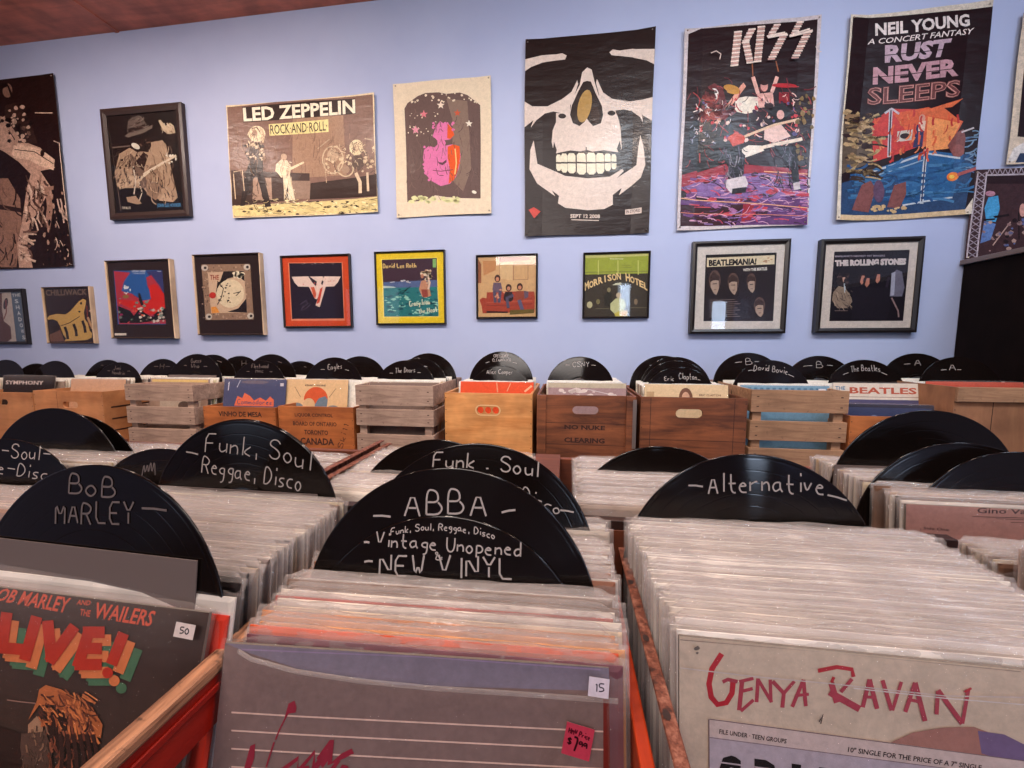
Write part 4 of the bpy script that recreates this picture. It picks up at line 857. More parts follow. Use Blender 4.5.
# --- covers whose fronts show
def front(quad, col, x, ytop, bz, lean, yaw, label, draw, speck=.1, bag='clear', cat='record'):
    root = empty('record_sleeve'); place(root, x, ytop, bz, lean, yaw); tag(root, label, cat)
    a = Art(LP, LP, quad, .003); a.bg(col)
    draw(a); a.build('cover', printed('printed_card', .5, 0.0, speck), root, (0, -.0015, 0))
    g = bag_mesh(hash(label) % 97 if False else len(label), True)
    g.build('plastic_sleeve', clearm, root, (0, -.0006, 0), smooth=True).scale = (1, 1.9, 1)
    return root, a
def tagbox(a, root, quad, label, col, txt):
    """small sticker: quad in sketch px"""
    P = [a.f(*p) for p in quad]; cx = sum(p[0] for p in P) / 4; cz = sum(p[1] for p in P) / 4
    w = math.hypot(P[1][0] - P[0][0], P[1][1] - P[0][1]); h = math.hypot(P[3][0] - P[0][0], P[3][1] - P[0][1]); rot = math.atan2(P[1][1] - P[0][1], P[1][0] - P[0][0])
    s = Art(w, h, None, .0002); s.poly(col, [(-w / 2, 0), (w / 2, 0), (w / 2, h), (-w / 2, h)])
    txt(s, w, h); o = s.build('price_tag', printed('printed_card', .5, 0.0, .1), root, (cx - (-math.sin(rot)) * -0 + math.sin(rot) * h / 2, a.y - .0066, cz - math.cos(rot) * h / 2), (0, -rot, 0)); o['label'] = label
    return o

q = [(-68.8, 578.0), (210.8, 612.3), (123.9, 1103.7), (-194.3, 988.3)]
def d(a):
    a.view(0, 560, 3.692)
    a.text((214, 84, 56), 'BOB MARLEY', (-14, 96), (272, 138), (258, 196), (-40, 142), .02, .15); a.text((214, 84, 56), 'AND', (292, 144), (344, 148), (340, 166), (290, 162), .015, .2); a.text((214, 84, 56), 'THE', (306, 178), (344, 184), (342, 208), (304, 202), .015, .2)
    a.text((214, 84, 56), 'WAILERS', (366, 154), (584, 186), (566, 244), (356, 212), .02, .15)
    GR, OG, RD = (72, 110, 80), (214, 118, 68), (182, 44, 24)
    for col, dx, dy in ((GR, 46, 58), (OG, 22, 30), (RD, 0, 0)):
        def L(p): a.line(col, [(x + dx, y + dy) for x, y in p], 42)
        L([(40, 190), (20, 330)]); L([(10, 318), (100, 326)]); L([(150, 205), (105, 365)]); L([(190, 220), (205, 370)]); L([(195, 372), (290, 240)]); L([(345, 250), (300, 390)]); L([(320, 262), (400, 262)]); L([(320, 320), (390, 322)]); L([(290, 380), (390, 380)]); L([(470, 265), (425, 380)]); a.ell(col, 412 + dx, 410 + dy, 20)
    a.view(0, 600, 4.57)
    a.poly((58, 34, 32), "0,560 120,600 200,640 260,760 100,770 -50,740"); a.poly((190, 106, 60), "200,400 230,380 300,400 370,440 440,480 488,560 480,620 420,600 330,560 280,470 200,470 150,540 190,450")
    a.poly((170, 130, 104), "150,560 190,520 220,560 215,600 150,600"); a.poly((88, 64, 56), "120,600 230,590 260,680 250,760 130,760 115,660"); a.poly((60, 34, 30), "230,480 330,520 350,620 300,700 250,640"); 
    for i in range(9): a.line([(206, 116, 66), (120, 60, 44), (224, 130, 76)][i % 3], [(300 + i * 14, 420 + i * 12), (330 + i * 15, 520 + i * 10), (340 + i * 17, 620 + i * 3)], 11)
    a.hatch([(226, 134, 78), (160, 84, 52), (90, 46, 36), (200, 110, 66)], 90, 200, 390, 430, 560, 60, 8, 50, 25, 3); a.hatch([(110, 56, 42), (60, 30, 28), (150, 84, 60)], 50, 240, 500, 450, 720, 70, 9, 80, 18, 4); a.hatch([(140, 104, 84), (90, 66, 56), (110, 82, 70)], 26, 125, 560, 240, 740, 40, 8, 80, 20, 5)
    for i in range(6): a.line((70, 40, 36), [(300 + i * 30, 600), (310 + i * 32, 700), (300 + i * 38, 800)], 18)
    a.line((150, 112, 100), "60,445 110,452 190,460", 5)
root, a = front(q, (80, 60, 54), -.457, .287, .722, 17, -1.5, 'black record cover with red, orange and green brush lettering above an orange haired head', d)
def t(s, w, h): s.hand((60, 54, 60), '50', -w * .22, h * .3, w * .22, h * .3, h * .42, .0010)
tagbox(a, root, [(186, 617.5), (205, 621), (203, 636), (184.5, 632)], 'small white tag with a handwritten number', (222, 206, 200), t)

q = [(226.5, 642.2), (608.5, 666.9), (614.3, 1173.3), (179.6, 1101.1)]
def d(a):
    a.poly((130, 120, 136), "200,600 640,600 612,690 400,684 300,668 250,652"); a.poly((120, 34, 26), "603,690 640,690 640,1200 603,1200")  # mauve area above the fold: the plastic sleeve's haze painted onto the card
    for y0, y1 in ((711, 730), (729, 748), (747, 767), (765, 786), (783, 806)): a.line((226, 190, 176), [(233, y0), (300, y0 + 4), (450, (y0 + y1) / 2 + 2), (603, y1)], 1.7)
    RD = (150, 36, 58)
    a.line(RD, "293,706 287,716 281,728 277,738", 1.4); a.poly(RD, "290,702 296,699 298,706 297,711 290,712 286,716"); a.poly(RD, "252,744 257,742 256,756 252,768 246,766"); a.line(RD, "270,780 284,768 300,756 299,770 316,750 314,772", 4.5); a.line(RD, "314,770 326,752 333,739 331,762 344,754 354,749", 5.5); a.line(RD, "246,784 262,774 276,772 300,778 330,768", 4); a.poly(RD, "318,756 331,738 335,738 334,752 324,766"); a.line(RD, "340,758 330,772 318,784", 4)
    a.line(RD, "276,740 272,752 268,765", 1.6); a.blobs(RD, 10, 250, 764, 350, 790, 2, 5, 1.5, 3)
    a.line((150, 130, 160), "243,648 420,655 600,668", 1.6)
root, a = front(q, (132, 108, 104), -.118, .286, .695, 13, 3, 'dull grey record cover with thin ruled lines and crimson scrawl in a folded clear sleeve', d)
def t(s, w, h): s.hand((60, 50, 80), '15', -w * .2, h * .3, w * .25, h * .3, h * .4, .0009)
tagbox(a, root, [(588, 671), (608, 674), (608, 692), (586, 690)], 'small white tag with a handwritten number at the corner', (226, 214, 226), t)
def t(s, w, h):
    s.hand((90, 10, 30), 'HMV Price', -w * .38, h * .68, w * .38, h * .64, h * .16, .0009); s.hand((60, 4, 20), '$', -w * .36, h * .34, -w * .22, h * .34, h * .18, .0010); s.hand((60, 4, 20), '7', -w * .16, h * .16, w * .0, h * .16, h * .42, .0015); s.hand((60, 4, 20), '99', w * .04, h * .36, w * .34, h * .36, h * .18, .0010)
tagbox(a, root, [(566, 714), (593, 722), (589, 756), (561, 745)], 'crimson sticker with a handwritten price', (196, 60, 84), t)
b = MB()                                                             # rolled fold of the sleeve's flap
pts = [(243, 648), (256, 656), (300, 668), (360, 677), (430, 684), (520, 690), (617, 697)]; PP = [a.f(*p) for p in pts]; m = 6
for (x, z) in PP:
    for k in range(m): b.v.append((x, -.004 + .0016 * math.sin(6.283 * k / m), z + .0020 * math.cos(6.283 * k / m)))
for i in range(len(PP) - 1):
    for k in range(m): b.face((i * m + k, i * m + (k + 1) % m, (i + 1) * m + (k + 1) % m, (i + 1) * m + k))
b.build('folded_flap', plastic('flap_fold', .14, .12), root, (0, -.001, 0), smooth=True)

q = [(678.7, 635.0), (1169.1, 683.1), (1205.4, 1205.2), (679.4, 1075.2)]
def d(a):
    a.view(640, 600, 2.667)
    RD = (190, 44, 58); PR = (178, 66, 84)
    def br(c, p, w): a.line(c, p, w)
    br(RD, "216,140 190,180 182,220 188,255 205,275 228,270 243,245 246,215", 15); br(PR, "218,215 232,208 258,214", 10)
    br(PR, "270,210 262,290", 12); br(PR, "262,214 300,205", 9); br(PR, "266,240 298,232", 9); br(PR, "266,292 300,262", 9)
    br(PR, "312,205 308,268", 10); br(PR, "312,208 348,268", 9); br(PR, "344,208 346,268", 9); br(PR, "350,212 380,244 376,282", 11); br(PR, "408,212 380,244", 9); br(PR, "432,208 402,280", 10); br(PR, "432,208 438,278", 10); br(PR, "410,250 446,246", 8)
    br(RD, "470,184 520,174 560,180 564,200", 11); br(RD, "512,200 506,215", 8); br(PR, "505,215 520,268", 16); br(PR, "500,240 580,285", 18); br(PR, "560,205 530,240", 10); br(PR, "606,206 588,280", 11); br(PR, "606,206 626,284", 12); br(PR, "592,252 624,254", 8); br(PR, "640,208 664,288", 11); br(PR, "690,212 666,288", 9)
    br(PR, "726,214 700,292", 11); br(PR, "726,214 752,316", 13); br(PR, "706,258 744,266", 9); br(PR, "786,236 782,298", 11); br(PR, "786,234 850,322", 13); br(PR, "866,232 850,322", 10); br(RD, "855,238 874,228", 6)
    a.poly((170, 120, 110), "660,372 720,345 800,332 880,330 920,345 1000,372 1100,420 1100,480 900,430 700,380"); a.poly((120, 100, 140), "890,340 960,350 1100,420 1100,470 960,420 900,400")
    a.poly((210, 190, 186), "180,308 1400,470 1400,1700 180,1700"); a.poly((186, 174, 186), "180,356 1400,520 1400,1700 180,1700"); a.line((120, 100, 104), "182,310 1200,444", 2); a.line((120, 96, 96), "180,310 182,700", 3); a.line((140, 120, 126), "182,358 1200,490", 2)
    a.text((74, 62, 66), 'FILE UNDER · TEEN GROUPS', (208, 336), (386, 362), (384, 374), (207, 348), .02); a.text((74, 62, 66), '10" SINGLE FOR THE PRICE OF A 7" SINGLE', (548, 382), (900, 430), (898, 444), (546, 396), .02)
    K = (34, 28, 34)
    for x, ch in ((208, 'S'), (300, 'P'), (398, 'L'), (470, 'I'), (540, 'T')):
        y = 400 + (x - 200) * .13; a.text(K, ch, (x, y), (x + 60, y + 8), (x + 60, y + 130), (x, y + 120), .06); a.line((190, 176, 186), [(x, y + 22), (x + 62, y + 30)], 4)
    a.blobs((120, 110, 104), 3, 120, 110, 150, 135, 4, 9, 1, 2); a.line((70, 60, 60), "470,315 480,295 474,320", 3)
    a.line((150, 130, 120), "95,98 500,130 1000,182", 2); a.line((214, 200, 196), "95,172 300,196 500,214 800,246 1024,250", 3); a.line((226, 216, 214), "560,226 800,252 1024,270", 3)
root, a = front(q, (214, 194, 174), .2475, .307, .712, 9, -.5, 'cream record cover with red brushed lettering and a smaller printed sleeve on its front', d)
q = [(905.3, 503.8), (1178.7, 516.7), (1171.3, 757.7), (900.2, 726.9)]
def d(a):
    a.view(900, 480, 5.484); DK = (74, 48, 60)
    a.poly((226, 214, 214), "0,80 900,100 900,135 0,116"); a.text(DK, 'Gino Vannelli', (418, 150), (860, 160), (856, 190), (416, 180), .01); a.line(DK, "390,198 860,212", 3); a.line(DK, "520,210 860,224", 2.5); a.line(DK, "600,230 860,238", 2.5)
    a.text(DK, 'Side One', (124, 254), (262, 262), (260, 278), (122, 268), .01); a.line(DK, "108,262 104,340", 2); a.text(DK, '1. Love Me Now', (124, 316), (300, 328), (298, 342), (122, 330), 0); a.line(DK, "130,350 290,362", 3); a.line(DK, "124,290 128,300", 3)
front(q, (176, 128, 118), .630, .609, .715, 5, 0, 'dusty pink record cover with small dark credits, below three blank discs', d)

# ================================================================== disc dividers
vinm = vinyl('grooved_black_vinyl'); chalk = plain('grey_white_paint_pen', (172, 162, 158), .6); chalkd = plain('grey_paint_pen', (112, 100, 98), .6); labm = plain('disc_paper_label', (34, 26, 26), .6); pocket = plain('grey_card_pocket', (112, 98, 94), .55)
def disc(c, yaw, lean, label, texts=(), group=None, pk=None, mat=1, warp=0.0):
    b = MB(); n = 96; r0 = .0036
    prof = [(r0, .0007), (.05, .0007), (.0502, .0006), (.06, .0006), (.0602, .0008)]
    r = .0605
    while r < .144:                                        # tracks with a gap between each
        prof += [(r, .00085), (r + .0004, .00085), (r + .0124, .00085), (r + .0128, .00085), (r + .0131, .00080), (r + .0138, .00080)]; r += .0141
    prof += [(.1465, .0008), (.148, .00095), (.1493, .0009), (.150, .0004)]
    prof = prof + [(a, -y) for a, y in reversed(prof)]; m = len(prof)
    for i in range(n):
        t = 6.28318 * i / n; cs, sn = math.cos(t), math.sin(t)
        for a, y in prof:
            x, z = a * cs, a * sn
            b.v.append((x, -y + warp * (x * x - z * z * .4) / .0225, z))
    for i in range(n):
        for j in range(m - 1):
            k = (i + 1) % n; b.face((i * m + j, i * m + j + 1, k * m + j + 1, k * m + j), 3 if j == 0 or j == m - 2 else 0)
    if texts:
        a = Art(.4, .4); a.b = MB(); a.cl = lambda p: p; a.y = -.0014
        for T in texts:
            k2 = 1; s, x0, z0, x1, z1, h = T[:6]; arc = T[6] if len(T) > 6 else 0
            if s == '_': a.line((1., 1., 1., 1.), [(x0 / 1000, z0 / 1000), ((x0 + x1) / 2000, (z0 + z1) / 2000 + .0006), (x1 / 1000, z1 / 1000)], .0021)
            else:
                if k2 > 0: h *= 1.12
                a.hand((1., 1., 1., 1.), s, x0 / 1000, z0 / 1000, x1 / 1000, z1 / 1000, h / 1000, min(.0019, .0006 + h / 1000 * .07), arc / 1000)
        b.add([(v[0], v[1] + warp * (v[0] ** 2 - v[2] ** 2 * .4) / .0225 , v[2]) for v in a.b.v], a.b.f, mat)
    o = b.build('record_divider', [vinm, chalk, chalkd, labm], None, c, (-R(lean), 0, R(yaw)))
    o.data.polygons.foreach_set('use_smooth', [True] * len(o.data.polygons))
    tag(o, label, 'divider', group)
    if pk is not None:
        MB().box(-.146, .118, -.0036, -.0026, -.13, pk).build('card_pocket', pocket, o)
    return o
def bar(x0, z0, x1, z1): return ('_', x0, z0, x1, z1, 6)
disc((-.441, .297, .987), -2.7, 8, 'disc divider with two stacked chalk words, standing behind the brush lettered cover', [('BoB', -36, 120, 20, 121, 17), ('MARLEY', -49, 92, 43, 97, 18), bar(52, 113, 80, 113)], pk=.072, mat=2)
disc((-.893, .500, .950), 3.2, 8, 'disc divider with genre names, cut by the edge beside the two word disc', [('Funk-Soul-', -70, 125, 78, 116, 20), ('Reggae-Disco', -95, 103, 90, 84, 18)])
disc((-.458, .498, .993), -.5, 4, 'tall disc divider naming four genres on two chalk lines', [('Funk, Soul', -60, 102, 105, 83, 24, 6), ('Reggae, Disco', -66, 72, 90, 54, 22), bar(-92, 101, -72, 98)], pk=.050)
disc((-.462, .506, .993), -1.2, 4, 'blank disc close behind the tall four genre disc')
disc((-.115, .363, .976), 1.9, 12, 'large disc divider with a four letter band name in capitals', [('ABBA', -49, 101, 37, 103, 22), bar(-82, 98, -63, 98), bar(53, 107, 67, 110)])
disc((-.118, .346, .930), 1.4, 14, 'lowest front disc divider marking vintage unopened and new vinyl', [('Funk, Soul, Reggae, Disco', -58, 128, 50, 130, 6, 7), ('Vintage Unopened', -73, 117, 76, 115, 12), ('&', -9, 107, -2, 108, 7), ('NEW VINYL', -67, 90, 69, 94, 17), bar(-86, 120, -80, 120), bar(-84, 101, -75, 102)])
disc((-.110, .468, .976), 3.2, 12, 'genre disc divider rising behind the four letter band disc', [('Funk . Soul', -59, 118, 78, 110, 17, 3), ('Disco', 55, 84, 103, 64, 12), bar(106, 69, 123, 67)])
disc((.221, .491, .970), 4.3, 5, 'disc divider with a single long chalk word above the white sleeves', [('Alternative', -48, 102, 84, 104, 20, 2), bar(-72, 111, -55, 110), bar(89, 103, 111, 97)])
disc((-.650, .545, .932), 0, 5, 'low disc with scribbled out chalk behind the two word disc', [('#', -40, 98, -14, 99, 28), bar(-70, 103, -55, 104)], mat=2)
disc((-.925, .600, .985), 0, 1, 'blank disc with bright glints in front of its twin by the pale slotted box', pk=.052, warp=-.004)
disc((-.936, .628, .968), 2.5, 4, 'blank disc half hidden behind the glinting disc by the pale slotted box')
disc((-.218, .626, .940), 0, 12, 'blank disc peeking above the middle genre discs, below the gapped grey crate')
disc((.160, .657, .934), .2, 8, 'streaked blank disc before the dark brown crates')
disc((.611, .757, .990), 2, 0, 'large blank streaked disc in front of the low box of dark covers', pk=.052)
disc((.607, .675, .951), -1.6, 6, 'blank disc in the middle of the rear bin trio beneath the large streaked one')
disc((.656, .641, .947), -1.2, 8, 'blank disc nearest the pink credits cover, cut by the edge')
# small ones in the crates along the wall
CD = [((-2.981, 1.740, 1.023), 'blank disc over the first pale box at the far end'), ((-2.880, 1.799, 1.001), 'low blank disc beside the first pale box, overlapping its neighbour'), ((-2.725, 1.779, 1.017), 'blank disc at the join of the two pale boxes'),
 ((-2.555, 1.900, 1.019), 'rear disc with two faint dashes over the slotted pale box', [bar(-40, 118, -25, 118), bar(20, 118, 34, 118)]), ((-2.254, 1.726, 1.014), 'front disc with two small chalk words over the slotted pale box', [('Jimi', -30, 112, 10, 112, 18), ('Hendrix', -36, 88, 36, 88, 16), bar(-66, 105, -52, 105), bar(50, 105, 66, 105)]),
 ((-2.188, 1.890, 1.026), 'rear disc with a lone letter H above the grey slatted crate', [('H', -12, 98, 12, 98, 24), bar(-50, 108, -24, 108), bar(24, 108, 48, 108)]), ((-1.798, 1.720, 1.058), 'front disc with two short chalk words over the grey slatted crate', [('Guess', -30, 106, 24, 108, 18), ('Who', -26, 80, 16, 82, 18), bar(-66, 92, -52, 92), bar(42, 88, 60, 88)]), ((-1.793, 1.800, 1.053), 'unreadable disc close behind the two word disc over the grey slatted crate', [bar(30, 118, 56, 110)]),
 ((-1.708, 1.880, 1.044), 'rear disc with a lone letter H beside the blue cover', [('H', 16, 96, 40, 98, 26), bar(60, 100, 76, 100)]), ((-1.459, 1.721, 1.029), 'front disc with a band name over the blue cover', [('Fleetwood', -44, 112, 44, 112, 18), ('Mac', -20, 90, 20, 90, 15), bar(-70, 94, -54, 94), bar(54, 94, 68, 94)]), ((-1.462, 1.800, 1.056), 'taller blank disc rising behind the band name disc at the blue cover', [bar(40, 112, 60, 106)]),
 ((-1.410, 1.950, 1.016), 'small disc edge against the wall between the lettered boxes', [bar(20, 120, 34, 116)]), ((-1.077, 1.725, 1.044), 'disc with one word above the tan cover', [('Eagles', -30, 92, 40, 96, 22), bar(-66, 92, -46, 92), bar(56, 92, 76, 88)]), ((-1.023, 1.861, 1.046), 'blank glinting disc behind the one word disc above the tan cover'),
 ((-.716, 1.701, 1.033), 'front disc with two words over the weathered gapped crate', [('The Doors', -48, 92, 44, 96, 20), bar(-76, 90, -60, 90), bar(56, 94, 70, 94)]), ((-.678, 1.890, 1.061), 'rear blank disc highest over the weathered gapped crate'), ((-.688, 1.780, 1.041), 'middle disc with a single mark over the weathered gapped crate', [('D', -10, 100, 14, 102, 24), bar(-50, 112, -34, 110), bar(30, 112, 44, 108)]),
 ((-.298, 1.816, 1.072), 'tall disc with two lines of capitals over the bright pine crate', [('CREEDENCE', -36, 122, 34, 122, 13), ('CLEARWATER', -42, 102, 44, 102, 12), bar(-74, 96, -56, 100), bar(54, 98, 74, 94)]), ((-.291, 1.742, 1.010), 'lower disc with a looped name over the bright pine crate', [('Alice Cooper', -62, 112, 56, 112, 18)]),
 ((.062, 1.792, 1.050), 'disc with four capitals standing alone over the handled dark crate', [('CSNY', -32, 104, 40, 104, 20), bar(-66, 112, -46, 112), bar(50, 112, 68, 110)]),
 ((.436, 1.861, 1.054), 'rearmost disc of the nested four in the dark plank crate', [bar(-60, 104, -44, 108)]), ((.470, 1.800, 1.051), 'second disc from the wall in the nested four', [bar(-50, 112, -40, 116)]), ((.465, 1.758, 1.035), 'third disc from the wall in the nested four, no writing', []), ((.468, 1.710, 1.011), 'front disc of the nested four with a chalk name above a tan cover', [('Eric', -62, 92, -24, 92, 15), ('Clapton', -4, 100, 66, 98, 22), bar(70, 98, 80, 96)]),
 ((.801, 1.881, 1.068), 'rear disc with a lone letter B over the brown slatted crate', [('B', -10, 96, 16, 98, 26), bar(-56, 104, -26, 108), bar(26, 110, 46, 110)]), ((.819, 1.722, 1.041), 'front disc with a two word chalk name over the brown slatted crate', [('David Bowie', -62, 106, 62, 92, 22, 5), bar(-84, 106, -66, 108), bar(66, 92, 86, 82)]),
 ((1.114, 1.921, 1.054), 'rear disc with a lone letter B over the low box of dark covers', [('B', -12, 98, 14, 98, 26), bar(-66, 102, -30, 106), bar(30, 108, 52, 106)]), ((1.205, 1.783, 1.042), 'disc with a two word band name above the low box of dark covers', [('The Beatles', -52, 98, 56, 102, 22, 4), bar(-82, 88, -62, 96), bar(60, 98, 80, 88)]),
 ((1.496, 1.920, 1.066), 'rear disc with a lone letter A by the dark cupboard', [('A', -10, 96, 14, 96, 26), bar(-50, 102, -26, 104)]), ((1.500, 1.738, 1.056), 'front disc with a lone letter A catching blue light by the cupboard', [('A', -34, 96, -12, 96, 24), bar(-62, 98, -42, 100), bar(-6, 100, 8, 100)])]
for i, e in enumerate(CD):
    disc(e[0], rnd.uniform(-1, 1), 11, e[1], e[2] if len(e) > 2 else (), pk=.045 if i in (4, 6, 9, 12, 14, 25, 27, 29, 16) else None, mat=2 if i < 12 else 1)

# ================================================================== racks for the front bins
red = wood('red_painted_board', (176, 34, 16), (150, 22, 12), (6, 6, 60), .38); orange = wood('orange_painted_board', (196, 66, 22), (170, 48, 18), (60, 6, 6), .4)
rackm = wood('rack_brown_board', (128, 66, 40), (86, 42, 28), (4, 40, 40), .55); dark = wood('dark_stained_board', (60, 34, 28), (38, 22, 20), (4, 40, 40), .5)
worn = wood('worn_wood_cap', (200, 142, 104), (92, 54, 38), (110, 9, 110), .65, .8); rustm = rust('rusty_steel'); strip = wood('bare_wood_strip', (190, 130, 92), (140, 84, 60), (5, 60, 60), .6)
rack = empty('record_rack', (-.1, .36, 0)); tag(rack, 'long red and orange painted wooden rack holding the nearest record bins', 'rack')
def rk(root, name, x0, x1, y0, y1, z0, z1, m, bevel=.0008):
    o = boxobj(name, x0, x1, y0, y1, z0, z1, m, None, bevel); o.location = Vector(o.location) - Vector(root.location); o.parent = root; return o
for x in (-.295, .440, .822, -1.062, -.682): rk(rack, 'divider_board', x + .003, x + .012, .17, .508, .938, .980, red); rk(rack, 'wood_cap', x + .0, x + .0155, .17, .508, .980, .991, worn, .003)
for x in (-.295,): rk(rack, 'ledge_strip', x + .012, x + .0145, .17, .508, .966, .972, red, .001)
rk(rack, 'divider_board', .054, .0645, .17, .508, .90, .962, orange, .002)
b = MB(); b.box(-.0048, .0052, 0, .338, .0, .0022)                          # angle iron with screw holes, top leg and side leg
b.box(.0034, .0052, 0, .338, -.03, 0)
o = b.build('angle_rail', rustm, rack, (.0745 + .1, .17 - .36, .988)); o.modifiers.new('bevel', 'BEVEL').width = .0007
for y in (.27, .345, .43):
    h = MB(); h.v = [(math.cos(6.283 * i / 10) * .0028, math.sin(6.283 * i / 10) * .0045, 0) for i in range(10)]; h.face(range(10)); h.build('screw', dark, rack, (.0735 + .1, y - .36, .9906))
for x in (-.295, .058, .440, .822, -1.062, -.682):
    rk(rack, 'lower_rail', x, x + .014, .17, .508, .69, .74, rackm)
    for y in (.17, .33, .488): rk(rack, 'upright', x + .001, x + .013, y, y + .018, .66, .915, dark)
for x0, x1, z in ((-1.046, -.684, .712), (-.666, -.318, .719), (-.300, .056, .692), (.074, .438, .709), (.456, .820, .685)): rk(rack, 'bin_floor', x0, x1, .10, .508, z - .012, z, dark, 0)
rk(rack, 'front_board', -1.06, -.302, .155, .169, .66, .962, strip); rk(rack, 'front_board', -.30, .836, .055, .069, .60, .90, rackm)
rk(rack, 'base_cabinet', -1.06, .836, .07, .508, .0, .66, dark, 0)

rack2 = empty('record_rack', (-.1, .65, 0)); tag(rack2, 'brown wooden rack with rusty rails holding the second row of record bins', 'rack')
rk(rack2, 'front_board', -1.06, .458, .513, .523, .70, 1.010, rackm); rk(rack2, 'ledge', -1.06, .458, .5135, .529, 1.010, 1.0225, dark, .001); rk(rack2, 'front_board', .46, .84, .566, .576, .66, .93, rackm)
rk(rack2, 'back_board', -1.10, .84, .845, .860, .70, 1.006, rackm)
for x, w in ((-1.096, .014), (-.75, .014), (-.0615, .052), (.345, .02), (.800, .014)): rk(rack2, 'divider_board', x, x + w, .530, .845, .70, 1.016, rackm)
rk(rack2, 'divider_board', -.408, -.392, .530, .845, .70, 1.010, rackm)
for x in (-.4125, -.395):
    b = MB(); b.box(-.006, .006, 0, .27, 0, .0025); b.box(-.006, -.004, 0, .27, -.02, 0); o = b.build('angle_rail', rustm, rack2, (x + .1, .575 - .65, 1.032 if x < -.4 else 1.026)); o.modifiers.new('bevel', 'BEVEL').width = .0007
for x0, x1, z in ((-1.08, -.752, .732), (-.734, -.410, .718), (-.390, -.063, .714), (-.008, .343, .718), (.367, .798, .712)): rk(rack2, 'bin_floor', x0, x1, .530, .845, z - .012, z, dark, 0)
rk(rack2, 'base_cabinet', -1.1, .84, .53, .86, 0, .66, dark, 0)

# ================================================================== wall crates on their table
TB = .772
tbl = empty('display_table', (-.8, 1.75, 0)); tag(tbl, 'long plain wooden table under the row of crates along the wall', 'table')
for i in range(4): rk(tbl, 'table_board', -3.55, 1.70, 1.47 + i * .1425, 1.47 + i * .1425 + .14, TB - .03, TB, rackm, .002)
for x in (-3.45, -1.8, -.1, 1.55):
    for y in (1.52, 1.95): rk(tbl, 'leg', x, x + .07, y, y + .07, 0, TB - .03, rackm, .003)
rk(tbl, 'apron', -3.45, 1.62, 1.54, 1.56, TB - .13, TB - .03, rackm, .002)

pinem = wood('orange_pine', (240, 174, 110), (208, 134, 74), (2.5, 30, 30), .42); pine2 = wood('pale_pine_ply', (212, 146, 96), (190, 122, 76), (2, 20, 20), .5); dkm = wood('dark_red_brown_planks', (158, 92, 56), (84, 44, 28), (2.5, 26, 26), .55, .25)
winem = wood('orange_brown_wine_box', (200, 118, 62), (156, 84, 42), (2.5, 26, 26), .5); grey = wood('weathered_grey_slats', (206, 174, 152), (142, 114, 100), (3, 40, 40), .75, .35); tanm = wood('tan_slats', (196, 150, 112), (142, 102, 76), (3, 40, 40), .7, .3); fadem = wood('faded_brown_ply', (176, 124, 88), (146, 98, 70), (14, 14, 3), .6)
stencil = plain('faded_black_stencil', (58, 30, 24), .8)
def stadium(cx, cz, w, h, n=6):
    r = h / 2; p = []
    for i in range(n + 1): t = math.pi / 2 + math.pi * i / n; p.append((cx - w / 2 + r + r * math.cos(t), cz + r * math.sin(t)))
    for i in range(n + 1): t = -math.pi / 2 + math.pi * i / n; p.append((cx + w / 2 - r + r * math.cos(t), cz + r * math.sin(t)))
    return p
def inkpanel(b, w, h, t, marks):
    """adds stencilled words (material 1) to a panel mesh"""
    a = Art(w, h); a.b = MB(); a.y = -.0003; a.cl = lambda p: p
    for m in marks:
        if m[0] == 'hand': a.hand((1., 1., 1., 1.), *m[1:])
        elif m[0] == 'seam': a.line((1., 1., 1., 1.), [(m[1], m[2]), (m[3], m[4])], m[5])
        else:
            s, x0, x1, z0, z1, bd = m; a.text((1., 1., 1., 1.), s, (x0, z1), (x1, z1), (x1, z0), (x0, z0), bd)
    b.add([(v[0], v[1], v[2]) for v in a.b.v], a.b.f, 1)
